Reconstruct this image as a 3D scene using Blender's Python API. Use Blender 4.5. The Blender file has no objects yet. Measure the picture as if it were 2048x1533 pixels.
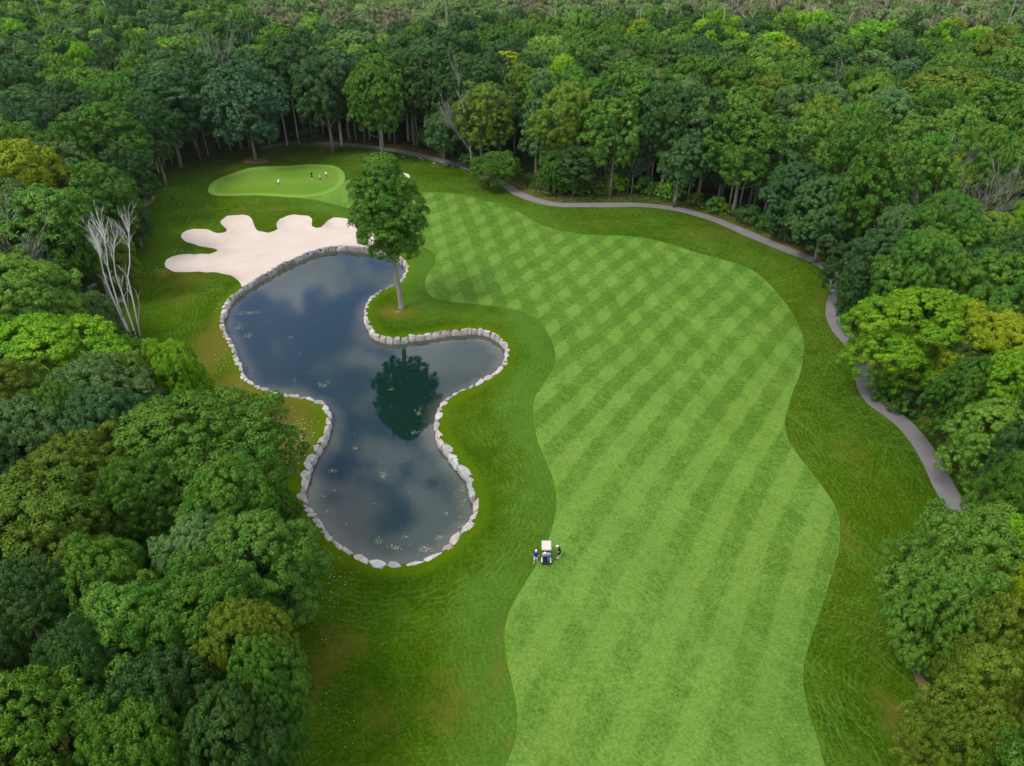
import bpy, bmesh, math, random
import numpy as np
from mathutils import Vector, Matrix, Euler
from mathutils.geometry import delaunay_2d_cdt

R = math.radians
SC = bpy.context.scene
COL = SC.collection
rng = np.random.default_rng(7)
random.seed(7)

# ------------------------------------------------------------------ camera
H, PITCH, F = 50.0, 35.0, 1422.0
cam_d = bpy.data.cameras.new('camera')
cam_d.sensor_width = 36.0
cam_d.lens = F / 2048 * 36
cam_d.clip_start, cam_d.clip_end = 0.5, 5000
cam = bpy.data.objects.new('camera', cam_d)
cam.location = (0, 0, H)
cam.rotation_euler = (R(90 - PITCH), 0, 0)
COL.objects.link(cam)
SC.camera = cam

# ------------------------------------------------------------------ light
SUN_EL, SUN_AZ = 54.0, 236.0      # azimuth clockwise from +Y: behind the camera and to the left
w = bpy.data.worlds.new('World'); SC.world = w; w.use_nodes = True
nt = w.node_tree; nt.nodes.clear()
def wn(t, **k):
    n = nt.nodes.new(t)
    for a, b in k.items(): setattr(n, a, b)
    return n
sky = wn('ShaderNodeTexSky', sky_type='NISHITA', sun_disc=False)
sky.sun_elevation = R(SUN_EL); sky.sun_rotation = R(SUN_AZ); sky.air_density = 1.2; sky.dust_density = .2; sky.ozone_density = 4
tc = wn('ShaderNodeTexCoord')
mp = wn('ShaderNodeMapping'); mp.inputs['Scale'].default_value = (1.0, 1.0, 1.6); mp.inputs['Location'].default_value = (0.55, 0.1, 0.3)
n1 = wn('ShaderNodeTexNoise'); n1.inputs['Scale'].default_value = 7.0; n1.inputs['Detail'].default_value = 6; n1.inputs['Roughness'].default_value = .55
n2 = wn('ShaderNodeTexNoise'); n2.inputs['Scale'].default_value = 7.5; n2.inputs['Detail'].default_value = 5
# a break in the overcast low in the sky ahead
dt = wn('ShaderNodeVectorMath', operation='DISTANCE'); dt.inputs[1].default_value = (-.265, .825, .50)
ad = wn('ShaderNodeMath', operation='MULTIPLY_ADD'); ad.inputs[1].default_value = 1.0; ad.inputs[2].default_value = -.5
sm = wn('ShaderNodeMath', operation='ADD')
r1 = wn('ShaderNodeMapRange', interpolation_type='SMOOTHSTEP')
r1.inputs[1].default_value = .06; r1.inputs[2].default_value = .17; r1.inputs[3].default_value = .0; r1.inputs[4].default_value = 1
cr = wn('ShaderNodeValToRGB')
cr.color_ramp.elements[0].position = .38; cr.color_ramp.elements[0].color = (10.8, 11.8, 13.8, 1)
cr.color_ramp.elements[1].position = .62; cr.color_ramp.elements[1].color = (21.0, 22.0, 24.5, 1)
gapc = wn('ShaderNodeMix', data_type='RGBA'); gapc.inputs[0].default_value = .12
mx = wn('ShaderNodeMix', data_type='RGBA')
bg = wn('ShaderNodeBackground'); bg.inputs['Strength'].default_value = 0.072
wo = wn('ShaderNodeOutputWorld')
L = nt.links.new
L(tc.outputs['Generated'], mp.inputs[0]); L(mp.outputs[0], n1.inputs['Vector']); L(mp.outputs[0], n2.inputs['Vector'])
L(tc.outputs['Generated'], dt.inputs[0]); L(n1.outputs['Fac'], ad.inputs[0]); L(ad.outputs[0], sm.inputs[0]); L(dt.outputs['Value'], sm.inputs[1])
L(sm.outputs[0], r1.inputs[0]); L(n2.outputs['Fac'], cr.inputs[0])
tn = wn('ShaderNodeMix', data_type='RGBA', blend_type='MULTIPLY'); tn.inputs[0].default_value = 1; tn.inputs[7].default_value = (3.0, 2.7, 3.5, 1)
L(sky.outputs[0], tn.inputs[6]); L(tn.outputs[2], gapc.inputs[6]); L(cr.outputs[0], gapc.inputs[7])
L(r1.outputs[0], mx.inputs[0]); L(gapc.outputs[2], mx.inputs[6]); L(cr.outputs[0], mx.inputs[7])
L(mx.outputs[2], bg.inputs[0]); L(bg.outputs[0], wo.inputs[0])

sd = bpy.data.lights.new('sun', 'SUN'); sd.energy = 3.0; sd.angle = R(19); sd.color = (1, .955, .88)
so = bpy.data.objects.new('sun', sd); COL.objects.link(so)
az = R(SUN_AZ)
sv = Vector((math.sin(az) * math.cos(R(SUN_EL)), math.cos(az) * math.cos(R(SUN_EL)), math.sin(R(SUN_EL))))
so.rotation_euler = (sv).to_track_quat('Z', 'Y').to_euler()

SC.view_settings.view_transform = 'Standard'; SC.view_settings.look = 'None'
SC.view_settings.exposure = 0.3; SC.view_settings.gamma = 1
SC.cycles.use_denoising = True
SC.cycles.max_bounces = 5; SC.cycles.diffuse_bounces = 3; SC.cycles.glossy_bounces = 2
SC.cycles.transmission_bounces = 3; SC.cycles.volume_bounces = 0
SC.cycles.use_adaptive_sampling = True; SC.cycles.adaptive_threshold = 0.02
SC.render.use_persistent_data = False

# ------------------------------------------------------------------ geometry of the view
th = R(PITCH)
def G(x, y, z=0.0):
    """photo pixel (2048 wide) -> point of the place at height z"""
    u, v = (x - 1024) / F, (y - 766.5) / F
    dy, dz = math.cos(th) - v * math.sin(th), -(math.sin(th) + v * math.cos(th))
    s = (z - H) / dz
    return (u * s, dy * s)
def P(X, Y, Z):
    dep = Y * math.cos(th) + (H - Z) * math.sin(th)
    up = Y * math.sin(th) - (H - Z) * math.cos(th)
    return 1024 + F * X / dep, 766.5 - F * up / dep, F / dep
def poly(px, z=0.0): return np.array([G(a, b, z) for a, b in px])
def spline(pts, step, closed=True):
    pts = np.asarray(pts, float); n = len(pts); out = []
    rg = range(n) if closed else range(n - 1)
    for i in rg:
        if closed: p = [pts[(i + k) % n] for k in (-1, 0, 1, 2)]
        else: p = [pts[max(0, i - 1)], pts[i], pts[i + 1], pts[min(n - 1, i + 2)]]
        m = max(1, int(np.hypot(*(p[2] - p[1])) / step))
        for j in range(m):
            t = j / m
            out.append(.5 * ((2 * p[1]) + (-p[0] + p[2]) * t + (2 * p[0] - 5 * p[1] + 4 * p[2] - p[3]) * t * t + (-p[0] + 3 * p[1] - 3 * p[2] + p[3]) * t ** 3))
    if not closed: out.append(pts[-1])
    return np.array(out)
def inside(pts, pg):
    x, y = pts[:, 0], pts[:, 1]; r = np.zeros(len(pts), bool); n = len(pg)
    for i in range(n):
        x1, y1 = pg[i]; x2, y2 = pg[(i + 1) % n]
        if y1 == y2: continue
        c = ((y1 > y) != (y2 > y)) & (x < (x2 - x1) * (y - y1) / (y2 - y1) + x1)
        r ^= c
    return r
def dist_to(pts, pg, closed=True):
    d = np.full(len(pts), 1e9); n = len(pg)
    for i in range(n if closed else n - 1):
        a, b = pg[i], pg[(i + 1) % n]; ab = b - a; L2 = (ab ** 2).sum()
        if L2 < 1e-12: continue
        t = np.clip(((pts - a) @ ab) / L2, 0, 1)
        q = pts - a - t[:, None] * ab
        d = np.minimum(d, (q ** 2).sum(1))
    return np.sqrt(d)

POND = [(711,495),(699,493),(676,493),(652,496),(633,500),(611,507),(590,517),(560,530),(535,546),(513,557),(488,574),(472,585),(458,600),(450,614),(445,626),(442,639),(444,657),(452,672),(460,687),(467,698),(472,715),(476,730),(485,749),(491,759),(502,768),(514,773),(537,783),(557,787),(574,791),(598,795),(613,797),(625,800),(641,807),(649,816),(655,827),(657,840),(655,850),(652,862),(649,874),(641,887),(633,899),(625,912),(615,928),(610,946),(606,963),(603,975),(602,989),(606,1005),(613,1020),(623,1031),(635,1045),(643,1055),(651,1068),(660,1082),(677,1094),(696,1105),(716,1113),(737,1123),(760,1129),(784,1130),(807,1128),(830,1126),(848,1123),(864,1116),(878,1108),(895,1096),(908,1082),(924,1068),(935,1055),(942,1045),(951,1031),(953,1015),(953,1002),(951,990),(946,979),(943,965),(938,948),(928,939),(919,929),(911,918),(903,906),(894,895),(885,885),(878,869),(876,856),(877,842),(879,826),(884,813),(893,802),(905,793),(920,784),(938,776),(954,768),(974,758),(993,747),(1005,734),(1012,719),(1016,705),(1014,695),(1007,683),(995,673),(982,665),(970,661),(956,658),(942,658),(927,659),(913,660),(897,662),(883,664),(872,666),(858,668),(842,671),(829,672),(817,673),(805,676),(791,678),(780,677),(768,675),(756,671),(746,664),(740,654),(733,642),(731,627),(734,613),(741,599),(752,589),(766,581),(784,573),(796,567),(805,558),(814,545),(816,535),(811,525),(803,518),(788,509),(765,502),(735,497)]
BUNKER = [(481,568),(472,558),(460,552),(445,548),(425,546),(398,545),(378,546),(359,546),(343,542),(333,537),(330,529),(333,521),(343,514),(359,511),(378,509.6),(402,509),(419,508.6),(431,505.7),(436,501.8),(431,498),(417,495.5),(398,492.4),(382,488),(369,482),(362,475),(364,468.5),(374,462.6),(388,459.3),(404,458.7),(419,461.6),(433,466.5),(445,467.5),(452.6,463.6),(453.6,458.7),(445,452),(441,446),(445,439),(454.6,433.3),(468,431),(486,430.7),(497.6,433.3),(503.5,439),(508.4,451),(513,459.7),(523,464.6),(536.8,466),(548.5,463.6),(555.4,458.7),(553.4,452.8),(553.4,446),(560.3,439),(574,433.3),(587.7,430.7),(603.3,431),(617,433.3),(624,439),(624,453),(632.7,456.4),(642.5,454.8),(650,449),(658,440),(668,435),(683.6,436.2),(699,439),(722,446),(748,460),(772,478),(784,495),(782,506),(765,506),(735,502),(700,498),(650,502),(600,518),(560,536),(520,560),(490,580)]
BUNKER2 = [(728,362),(736,352),(752,350),(770,356),(788,352),(804,346),(817,350),(820,360),(808,368),(786,372),(760,374),(738,372)]
GREEN = [(415.5,378),(420,369.5),(431.7,360.6),(455,350.4),(484.4,342.5),(513.7,338),(543,335),(572,331.3),(601.6,327.5),(631,326.4),(654.3,327.8),(672,332.8),(683.6,340),(689.5,350.4),(688,363.6),(675,376.8),(654.3,387),(631,393),(601.6,395.8),(572,395.8),(549,393),(513.7,390),(484.4,390.8),(455,390.8),(431.7,388.5),(418.5,384)]
FAIR = [(640,392),(688,364),(698,359),(706,366),(722,376),(750,384),(790,386),(829,385),(860,385),(888,385.7),(923,389.5),(964,400),(1005.5,411.5),(1040.7,426),(1070,444),(1099,455.6),(1137.5,464.4),(1175.7,469.6),(1211,471),(1252,472),(1299,478),(1343,489),(1382,502),(1435,517),(1479,529),(1511,545),(1537.5,567),(1558,590.7),(1578.6,617),(1593,643.5),(1605,670),(1608,696),(1605,725.7),(1598,755),(1588,778),(1576,817),(1570,841),(1573,870),(1588,899.6),(1611,929),(1635,961),(1655,987.6),(1673,1017),(1680,1046),(1680,1075.7),(1676,1111),(1667,1140),(1652,1188.7),(1634.6,1241.5),(1618.5,1288.5),(1608,1329.6),(1606,1365),(1611,1400),(1623,1444),(1637.5,1488),(1649,1529),(1668,1600),(1690,1720),(985,1720),(992,1600),(1012,1532),(1021,1508.6),(1029.6,1488),(1034,1458.7),(1035,1429),(1031,1400),(1025,1370.6),(1018,1341),(1012,1312),(1009,1282.6),(1010.5,1253),(1018,1224),(1032.6,1194.5),(1053,1162),(1071,1133),(1086,1105),(1098,1075),(1107.4,1044),(1112.5,1012.7),(1111,981),(1103.5,950),(1090,919),(1076,883.6),(1068,848),(1066,821),(1070,793.5),(1086,770),(1103.5,742.7),(1111,719),(1105.5,688),(1092,660.5),(1077,640.5),(1061.6,630.7),(1040,622),(1016.6,617),(989,613),(960,610),(930.5,607),(901,604),(875.7,599.4),(860,591.5),(851,578),(851,562),(857,546.5),(866,535),(871,521),(868,509),(856,499.6),(843,492),(815,474),(780,452),(745,434),(707,419),(689.5,415),(660,407.5),(631,400),(600,396)]
PATH = [(520,296),(600,284),(650,286.5),(708,290),(767,297.6),(811,305),(855,315),(893,324),(922.5,331),(960,346),(1009,369),(1031,384),(1060,397),(1089.5,405),(1119,410),(1177,410.5),(1236,410),(1275,410),(1317,413.5),(1364,420.4),(1405.5,432),(1449.5,448),(1493.5,466),(1537.5,485),(1581.6,502.6),(1617,517),(1646,532),(1667,552),(1675.5,579),(1670,606),(1668,630),(1680,659),(1699,681),(1716,705),(1727,735),(1729,757),(1734,780),(1752,805.7),(1787.4,832),(1816.8,858.5),(1843,890.8),(1866.7,929),(1887,970),(1910.7,1008),(1945,1065),(1985,1140),(2040,1260),(2090,1400),(2120,1600)]
ROUGH = [(430,1640),(470,1500),(500,1300),(510,1150),(500,1000),(440,900),(330,830),(250,760),(170,700),(150,640),(190,598),(225,560),(250,520),(262,470),(262,420),(255,392),(290,350),(330,336),(400,321),(470,306),(540,296),(600,292),(700,296),(800,303),(870,320),(930,338),(985,362),(1030,386),(1090,402),(1150,405),(1300,405),(1400,425),(1500,463),(1600,503),(1665,535),(1692,580),(1692,625),(1715,668),(1745,710),(1752,770),(1800,815),(1865,870),(1920,960),(1990,1090),(2040,1200),(2010,1300),(1930,1390),(1895,1470),(1890,1640)]
MULCH = {'pine': [(487,326),(494,321),(512,318),(530,320),(537,325),(530,330),(510,332),(494,330)],
         'left': [(266,398),(285,401),(312,396),(306,405),(292,413),(274,411)],
         'right': [(1822,1320),(1838,1322),(1850,1345),(1870,1380),(1895,1420),(1885,1425),(1855,1395),(1832,1360)]}
CLEAR = np.array([(560,1900),(585,1450),(598,1350),(600,1250),(592,1160),(565,1070),(560,980),(545,905),(500,835),(425,812),(380,765),(330,738),(290,748),(240,725),(200,660),(205,610),(222,570),(268,500),(285,440),(272,415),(285,392),(290,345),(400,320),(500,300),(600,290),(700,290),(800,297),(880,315),(930,330),(965,368),(1010,367),(1060,396),(1130,400),(1300,402),(1400,422),(1500,455),(1600,500),(1655,530),(1690,590),(1700,650),(1695,700),(1725,765),(1755,790),(1850,862),(1880,930),(1915,1000),(1800,1040),(1755,1120),(1770,1230),(1830,1330),(1880,1400),(1850,1440),(1845,1900)], float)

pond = spline(poly(POND), .7); bunker = spline(poly(BUNKER), .8); bunker2 = spline(poly(BUNKER2), .9)
green = spline(poly(GREEN), .9); fair = spline(poly(FAIR), 1.0)
rough = spline(poly(ROUGH), 2.0)
pth = spline(poly(PATH), 1.2, False)
mulch = {k: spline(poly(v), .6) for k, v in MULCH.items()}
def ribbon(c, wd):
    t = np.gradient(c, axis=0); t /= np.linalg.norm(t, axis=1)[:, None]
    n = np.c_[-t[:, 1], t[:, 0]]
    return np.vstack([c + n * wd / 2, (c - n * wd / 2)[::-1]])
path_pg = ribbon(pth, 2.2)

# ------------------------------------------------------------------ mesh helpers
def link_mesh(name, V, Fc, mats=(), parent=None, smooth=False, attrs=None, fmat=None):
    me = bpy.data.meshes.new(name)
    V = np.asarray(V, np.float32)
    if isinstance(Fc, np.ndarray):
        k = Fc.shape[1]; nf = len(Fc)
        me.vertices.add(len(V)); me.vertices.foreach_set('co', V.ravel())
        me.loops.add(nf * k); me.loops.foreach_set('vertex_index', Fc.astype(np.int32).ravel())
        me.polygons.add(nf)
        me.polygons.foreach_set('loop_start', np.arange(nf, dtype=np.int32) * k)
        me.polygons.foreach_set('loop_total', np.full(nf, k, np.int32))
        me.update(calc_edges=True)
    else:
        me.from_pydata([tuple(v) for v in V], [], [tuple(f) for f in Fc]); me.update()
    if smooth: me.polygons.foreach_set('use_smooth', np.ones(len(me.polygons), bool))
    for m in mats: me.materials.append(m)
    if fmat is not None: me.polygons.foreach_set('material_index', np.asarray(fmat, np.int32))
    for an, (dom, typ, data) in (attrs or {}).items():
        at = me.attributes.new(an, typ, dom)
        at.data.foreach_set('color' if 'COLOR' in typ else ('vector' if typ == 'FLOAT_VECTOR' else 'value'), np.asarray(data, np.float32).ravel())
    o = bpy.data.objects.new(name, me); COL.objects.link(o)
    if parent: o.parent = parent
    return o
def tag(o, label=None, cat=None, group=None, kind=None):
    if label: o['label'] = label
    if cat: o['category'] = cat
    if group: o['group'] = group
    if kind: o['kind'] = kind
    return o
def empty(name, loc, rz=0, **k):
    o = bpy.data.objects.new(name, None); COL.objects.link(o)
    o.location = loc; o.rotation_euler = (0, 0, rz); o.empty_display_size = .5
    return tag(o, **k)

class MB:
    def __init__(s): s.V = []; s.F = []; s.M = []; s.m = 0
    def add(s, V, Fc):
        b = len(s.V); s.V += [tuple(v) for v in V]; s.F += [tuple(b + i for i in f) for f in Fc]; s.M += [s.m] * len(Fc); return s
    def box(s, c, d, rot=None, taper=1.0, bev=0.0):
        x, y, z = [a / 2 for a in d]; V = []
        if bev > 0:
            bm = bmesh.new(); bmesh.ops.create_cube(bm, size=1)
            for v in bm.verts:
                t = taper if v.co.z > 0 else 1
                v.co = Vector((v.co.x * d[0] * t, v.co.y * d[1] * t, v.co.z * d[2]))
            bmesh.ops.bevel(bm, geom=list(bm.edges), offset=bev, segments=2, profile=.6, affect='EDGES')
            V = [v.co.copy() for v in bm.verts]; Fc = [[v.index for v in f.verts] for f in bm.faces]; bm.free()
        else:
            for zz in (-z, z):
                t = taper if zz > 0 else 1
                V += [Vector((-x * t, -y * t, zz)), Vector((x * t, -y * t, zz)), Vector((x * t, y * t, zz)), Vector((-x * t, y * t, zz))]
            Fc = [(0, 3, 2, 1), (4, 5, 6, 7), (0, 1, 5, 4), (1, 2, 6, 5), (2, 3, 7, 6), (3, 0, 4, 7)]
        if rot: m = Euler(rot).to_matrix(); V = [m @ v for v in V]
        return s.add([v + Vector(c) for v in V], Fc)
    def tube(s, pts, rad, n=8, cap=True):
        pts = [Vector(p) for p in pts]; rad = rad if hasattr(rad, '__len__') else [rad] * len(pts)
        V = []; Fc = []; up = Vector((.3, .1, .95)).normalized(); prev = None
        for i, p in enumerate(pts):
            t = (pts[min(i + 1, len(pts) - 1)] - pts[max(0, i - 1)]).normalized()
            if prev is None:
                a = t.cross(Vector((1, 0, 0)) if abs(t.x) < .8 else Vector((0, 1, 0))).normalized()
            else: a = (prev - t * prev.dot(t)).normalized()
            prev = a; b = t.cross(a)
            for k in range(n):
                q = 2 * math.pi * k / n; V.append(p + (a * math.cos(q) + b * math.sin(q)) * rad[i])
        for i in range(len(pts) - 1):
            for k in range(n):
                k2 = (k + 1) % n; Fc.append((i * n + k, i * n + k2, (i + 1) * n + k2, (i + 1) * n + k))
        if cap: Fc.append(tuple(range(n))[::-1]); Fc.append(tuple((len(pts) - 1) * n + k for k in range(n)))
        return s.add(V, Fc)
    def ell(s, c, r, n=10, m=7, rot=None):
        V = []; Fc = []
        for i in range(m + 1):
            a = math.pi * i / m
            for k in range(n):
                q = 2 * math.pi * k / n
                V.append(Vector((r[0] * math.sin(a) * math.cos(q), r[1] * math.sin(a) * math.sin(q), r[2] * math.cos(a))))
        for i in range(m):
            for k in range(n):
                k2 = (k + 1) % n; Fc.append((i * n + k, (i + 1) * n + k, (i + 1) * n + k2, i * n + k2))
        if rot: mm = Euler(rot).to_matrix(); V = [mm @ v for v in V]
        return s.add([v + Vector(c) for v in V], Fc)
    def build(s, name, mats, parent=None, smooth=False):
        if not isinstance(mats, (list, tuple)): mats = [mats]
        return link_mesh(name, s.V, s.F, mats, parent, smooth, fmat=s.M)

# ------------------------------------------------------------------ material helpers
class NT:
    def __init__(s, name):
        s.mat = bpy.data.materials.new(name); s.mat.use_nodes = True; s.t = s.mat.node_tree
        s.bsdf = s.t.nodes['Principled BSDF']; s.out = s.t.nodes['Material Output']
        s.bsdf.inputs['Roughness'].default_value = .8; s.bsdf.inputs['Specular IOR Level'].default_value = .0
    def n(s, t, **k):
        nd = s.t.nodes.new(t)
        for a, b in k.items(): setattr(nd, a, b)
        return nd
    def l(s, a, b): s.t.links.new(a, b)
    def val(s, sock, v):
        if isinstance(v, bpy.types.NodeSocket): s.l(v, sock)
        else: sock.default_value = v
    def math(s, op, a, b=None, c=None, clamp=False):
        m = s.n('ShaderNodeMath', operation=op, use_clamp=clamp); s.val(m.inputs[0], a)
        if b is not None: s.val(m.inputs[1], b)
        if c is not None: s.val(m.inputs[2], c)
        return m.outputs[0]
    def mix(s, f, a, b, bt='MIX'):
        m = s.n('ShaderNodeMix', data_type='RGBA', blend_type=bt); s.val(m.inputs[0], f)
        for i, v in ((6, a), (7, b)):
            if isinstance(v, tuple): v = v + (1,) if len(v) == 3 else v
            s.val(m.inputs[i], v)
        return m.outputs[2]
    def ramp(s, v, stops):
        r = s.n('ShaderNodeMapRange', clamp=True); s.val(r.inputs[0], v)
        (r.inputs[1].default_value, r.inputs[3].default_value), (r.inputs[2].default_value, r.inputs[4].default_value) = stops
        r.interpolation_type = 'SMOOTHSTEP'
        return r.outputs[0]
    def pos(s, scale=(1, 1, 1), rot=0, loc=(0, 0, 0)):
        g = s.n('ShaderNodeNewGeometry')
        m0 = s.n('ShaderNodeMapping'); m0.inputs['Rotation'].default_value = (0, 0, rot); m0.inputs['Location'].default_value = loc
        m = s.n('ShaderNodeMapping'); m.inputs['Scale'].default_value = scale
        s.l(g.outputs['Position'], m0.inputs[0]); s.l(m0.outputs[0], m.inputs[0]); return m.outputs[0]
    def noise(s, scale, vec=None, det=3, rough=.5, dist=0.0):
        q = s.n('ShaderNodeTexNoise'); q.inputs['Scale'].default_value = scale; q.inputs['Detail'].default_value = det
        q.inputs['Roughness'].default_value = rough; q.inputs['Distortion'].default_value = dist
        s.l(vec if vec is not None else s.pos(), q.inputs['Vector']); return q.outputs['Fac']
    def attr(s, name, typ='GEOMETRY'):
        a = s.n('ShaderNodeAttribute', attribute_name=name, attribute_type=typ); return a
    def base(s, v): s.val(s.bsdf.inputs['Base Color'], v if isinstance(v, bpy.types.NodeSocket) else tuple(v) + (1,)); return s.mat
    def bump(s, h, strength=.3, dist=.1):
        b = s.n('ShaderNodeBump'); b.inputs['Strength'].default_value = strength; b.inputs['Distance'].default_value = dist
        s.l(h, b.inputs['Height']); s.l(b.outputs[0], s.bsdf.inputs['Normal'])
def simple(name, col, rough=.6, spec=.3, var=.0, scale=3):
    m = NT(name); m.bsdf.inputs['Roughness'].default_value = rough; m.bsdf.inputs['Specular IOR Level'].default_value = spec
    if var:
        n = m.noise(scale); c = m.mix(m.ramp(n, ((.3, 0), (.7, 1))), tuple(a * (1 - var) for a in col), tuple(min(1, a * (1 + var)) for a in col))
        m.base(c)
    else: m.base(col)
    return m.mat

def streaks(m, rot, along, across, lo, hi, loc=(0, 0, 0), dist=.4):
    """thin wandering lines left by mowers and carts"""
    n = m.noise(1.0, m.pos((along, across, 1), rot, loc), 2, .5, dist)
    a = m.math('ABSOLUTE', m.math('SUBTRACT', n, .5))
    return m.ramp(a, ((lo, 1), (hi, 0)))

# --- fairway: two families of mown stripes crossing
def mat_fairway():
    m = NT('fairway_turf')
    g = m.n('ShaderNodeNewGeometry'); sp = m.n('ShaderNodeSeparateXYZ'); m.l(g.outputs['Position'], sp.inputs[0])
    X, Y = sp.outputs[0], sp.outputs[1]
    wv = m.noise(.035, None, 1)
    wob = m.math('ADD', m.math('MULTIPLY', m.math('SUBTRACT', wv, .5), 1.6), m.math('MULTIPLY', m.math('SUBTRACT', m.noise(.6, None, 3), .5), .45))
    def stripe(ang, period, x0, y0, bend):
        nx, ny = -math.sin(R(ang)), math.cos(R(ang))
        d = m.math('ADD', m.math('MULTIPLY', m.math('SUBTRACT', X, x0), nx), m.math('MULTIPLY', m.math('SUBTRACT', Y, y0), ny))
        # stripes swing a little towards the tee
        yy = m.math('MAXIMUM', m.math('SUBTRACT', 78.0, Y), 0.0)
        d = m.math('ADD', d, m.math('MULTIPLY', m.math('MULTIPLY', yy, yy), bend))
        d = m.math('ADD', d, wob)
        s_ = m.math('COSINE', m.math('MULTIPLY', d, 2 * math.pi / period))
        return m.ramp(s_, ((-.38, 0), (.38, 1)))
    x0, y0 = G(1394, 684)
    sa = stripe(STRA, PERA, x0, y0, BENDA)
    sb = stripe(STRB, PERB, x0, y0, 0.0)
    big = m.noise(.05, None, 2)
    fadeb = m.ramp(Y, ((48, .18), (95, .95)))
    fadea = m.math('MULTIPLY', m.ramp(Y, ((24, .65), (56, 1.0))), m.ramp(m.noise(.03, m.pos((1, 1, 1), 0, (30, 5, 0)), 1), ((.3, .6), (.6, 1.0))))
    fadeb = m.math('MULTIPLY', fadeb, m.ramp(X, ((-8, 1), (24, .75))))
    dark = m.math('ADD', m.math('MULTIPLY', sa, fadea), m.math('MULTIPLY', sb, fadeb))
    mott = m.noise(.45, None, 4, .62)
    dark = m.math('ADD', m.math('MULTIPLY', dark, .72), m.math('MULTIPLY', m.math('SUBTRACT', m.math('ADD', m.math('MULTIPLY', mott, .5), m.math('MULTIPLY', m.noise(1.4, None, 4, .7), .5)), .5), 2.6))
    light_c = m.mix(m.ramp(big, ((.35, 0), (.65, 1))), (.150, .280, .052), (.165, .280, .045))
    dark_c = m.mix(m.ramp(m.noise(.11, None, 2), ((.35, 0), (.65, 1))), (.040, .130, .004), (.056, .135, .003))
    col = m.mix(m.ramp(dark, ((-.15, 0), (1.0, 1))), light_c, dark_c)
    # short scratchy lines everywhere
    for i, (rot, al, ac, loc, amt) in enumerate([(R(30), .28, 2.1, (0, 0, 0), .30), (R(-52), .3, 2.3, (7, 3, 0), .28), (R(78), .25, 2.0, (21, 9, 0), .26), (R(0), .35, 1.8, (2, 31, 0), .3), (R(55), .12, 1.3, (51, 11, 0), .3)]):
        st = streaks(m, rot, al, ac, .0, .045, loc, .8)
        msk = m.ramp(m.noise(.12, m.pos((1, 1, 1), 0, (i * 17, 5, 0)), 1), ((.42, 0), (.62, 1)))
        col = m.mix(m.math('MULTIPLY', m.math('MULTIPLY', st, msk), amt), col, (.26, .42, .11))
    fine = m.noise(4.5, None, 4, .8)
    fine = m.ramp(fine, ((.3, 0), (.7, 1)))
    col = m.mix(.40, col, m.mix(fine, (.02, .085, .004), (.24, .37, .10)), 'MIX')
    spot = m.ramp(m.noise(1.5, m.pos((1, 1, 1), 0, (9, 9, 0)), 2), ((.70, 0), (.76, 1)))
    col = m.mix(m.math('MULTIPLY', spot, .5), col, (.26, .30, .10))
    ge = m.attr('green_edge').outputs['Fac']
    col = m.mix(m.math('MULTIPLY', m.ramp(ge, ((3.0, 1), (9.0, 0))), .7), col, (.165, .29, .06))
    m.base(m.mix(1.0, col, (.61, .635, .48), 'MULTIPLY')); m.bump(m.math('ADD', fine, m.noise(.6)), .35, .08)
    return m.mat
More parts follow.
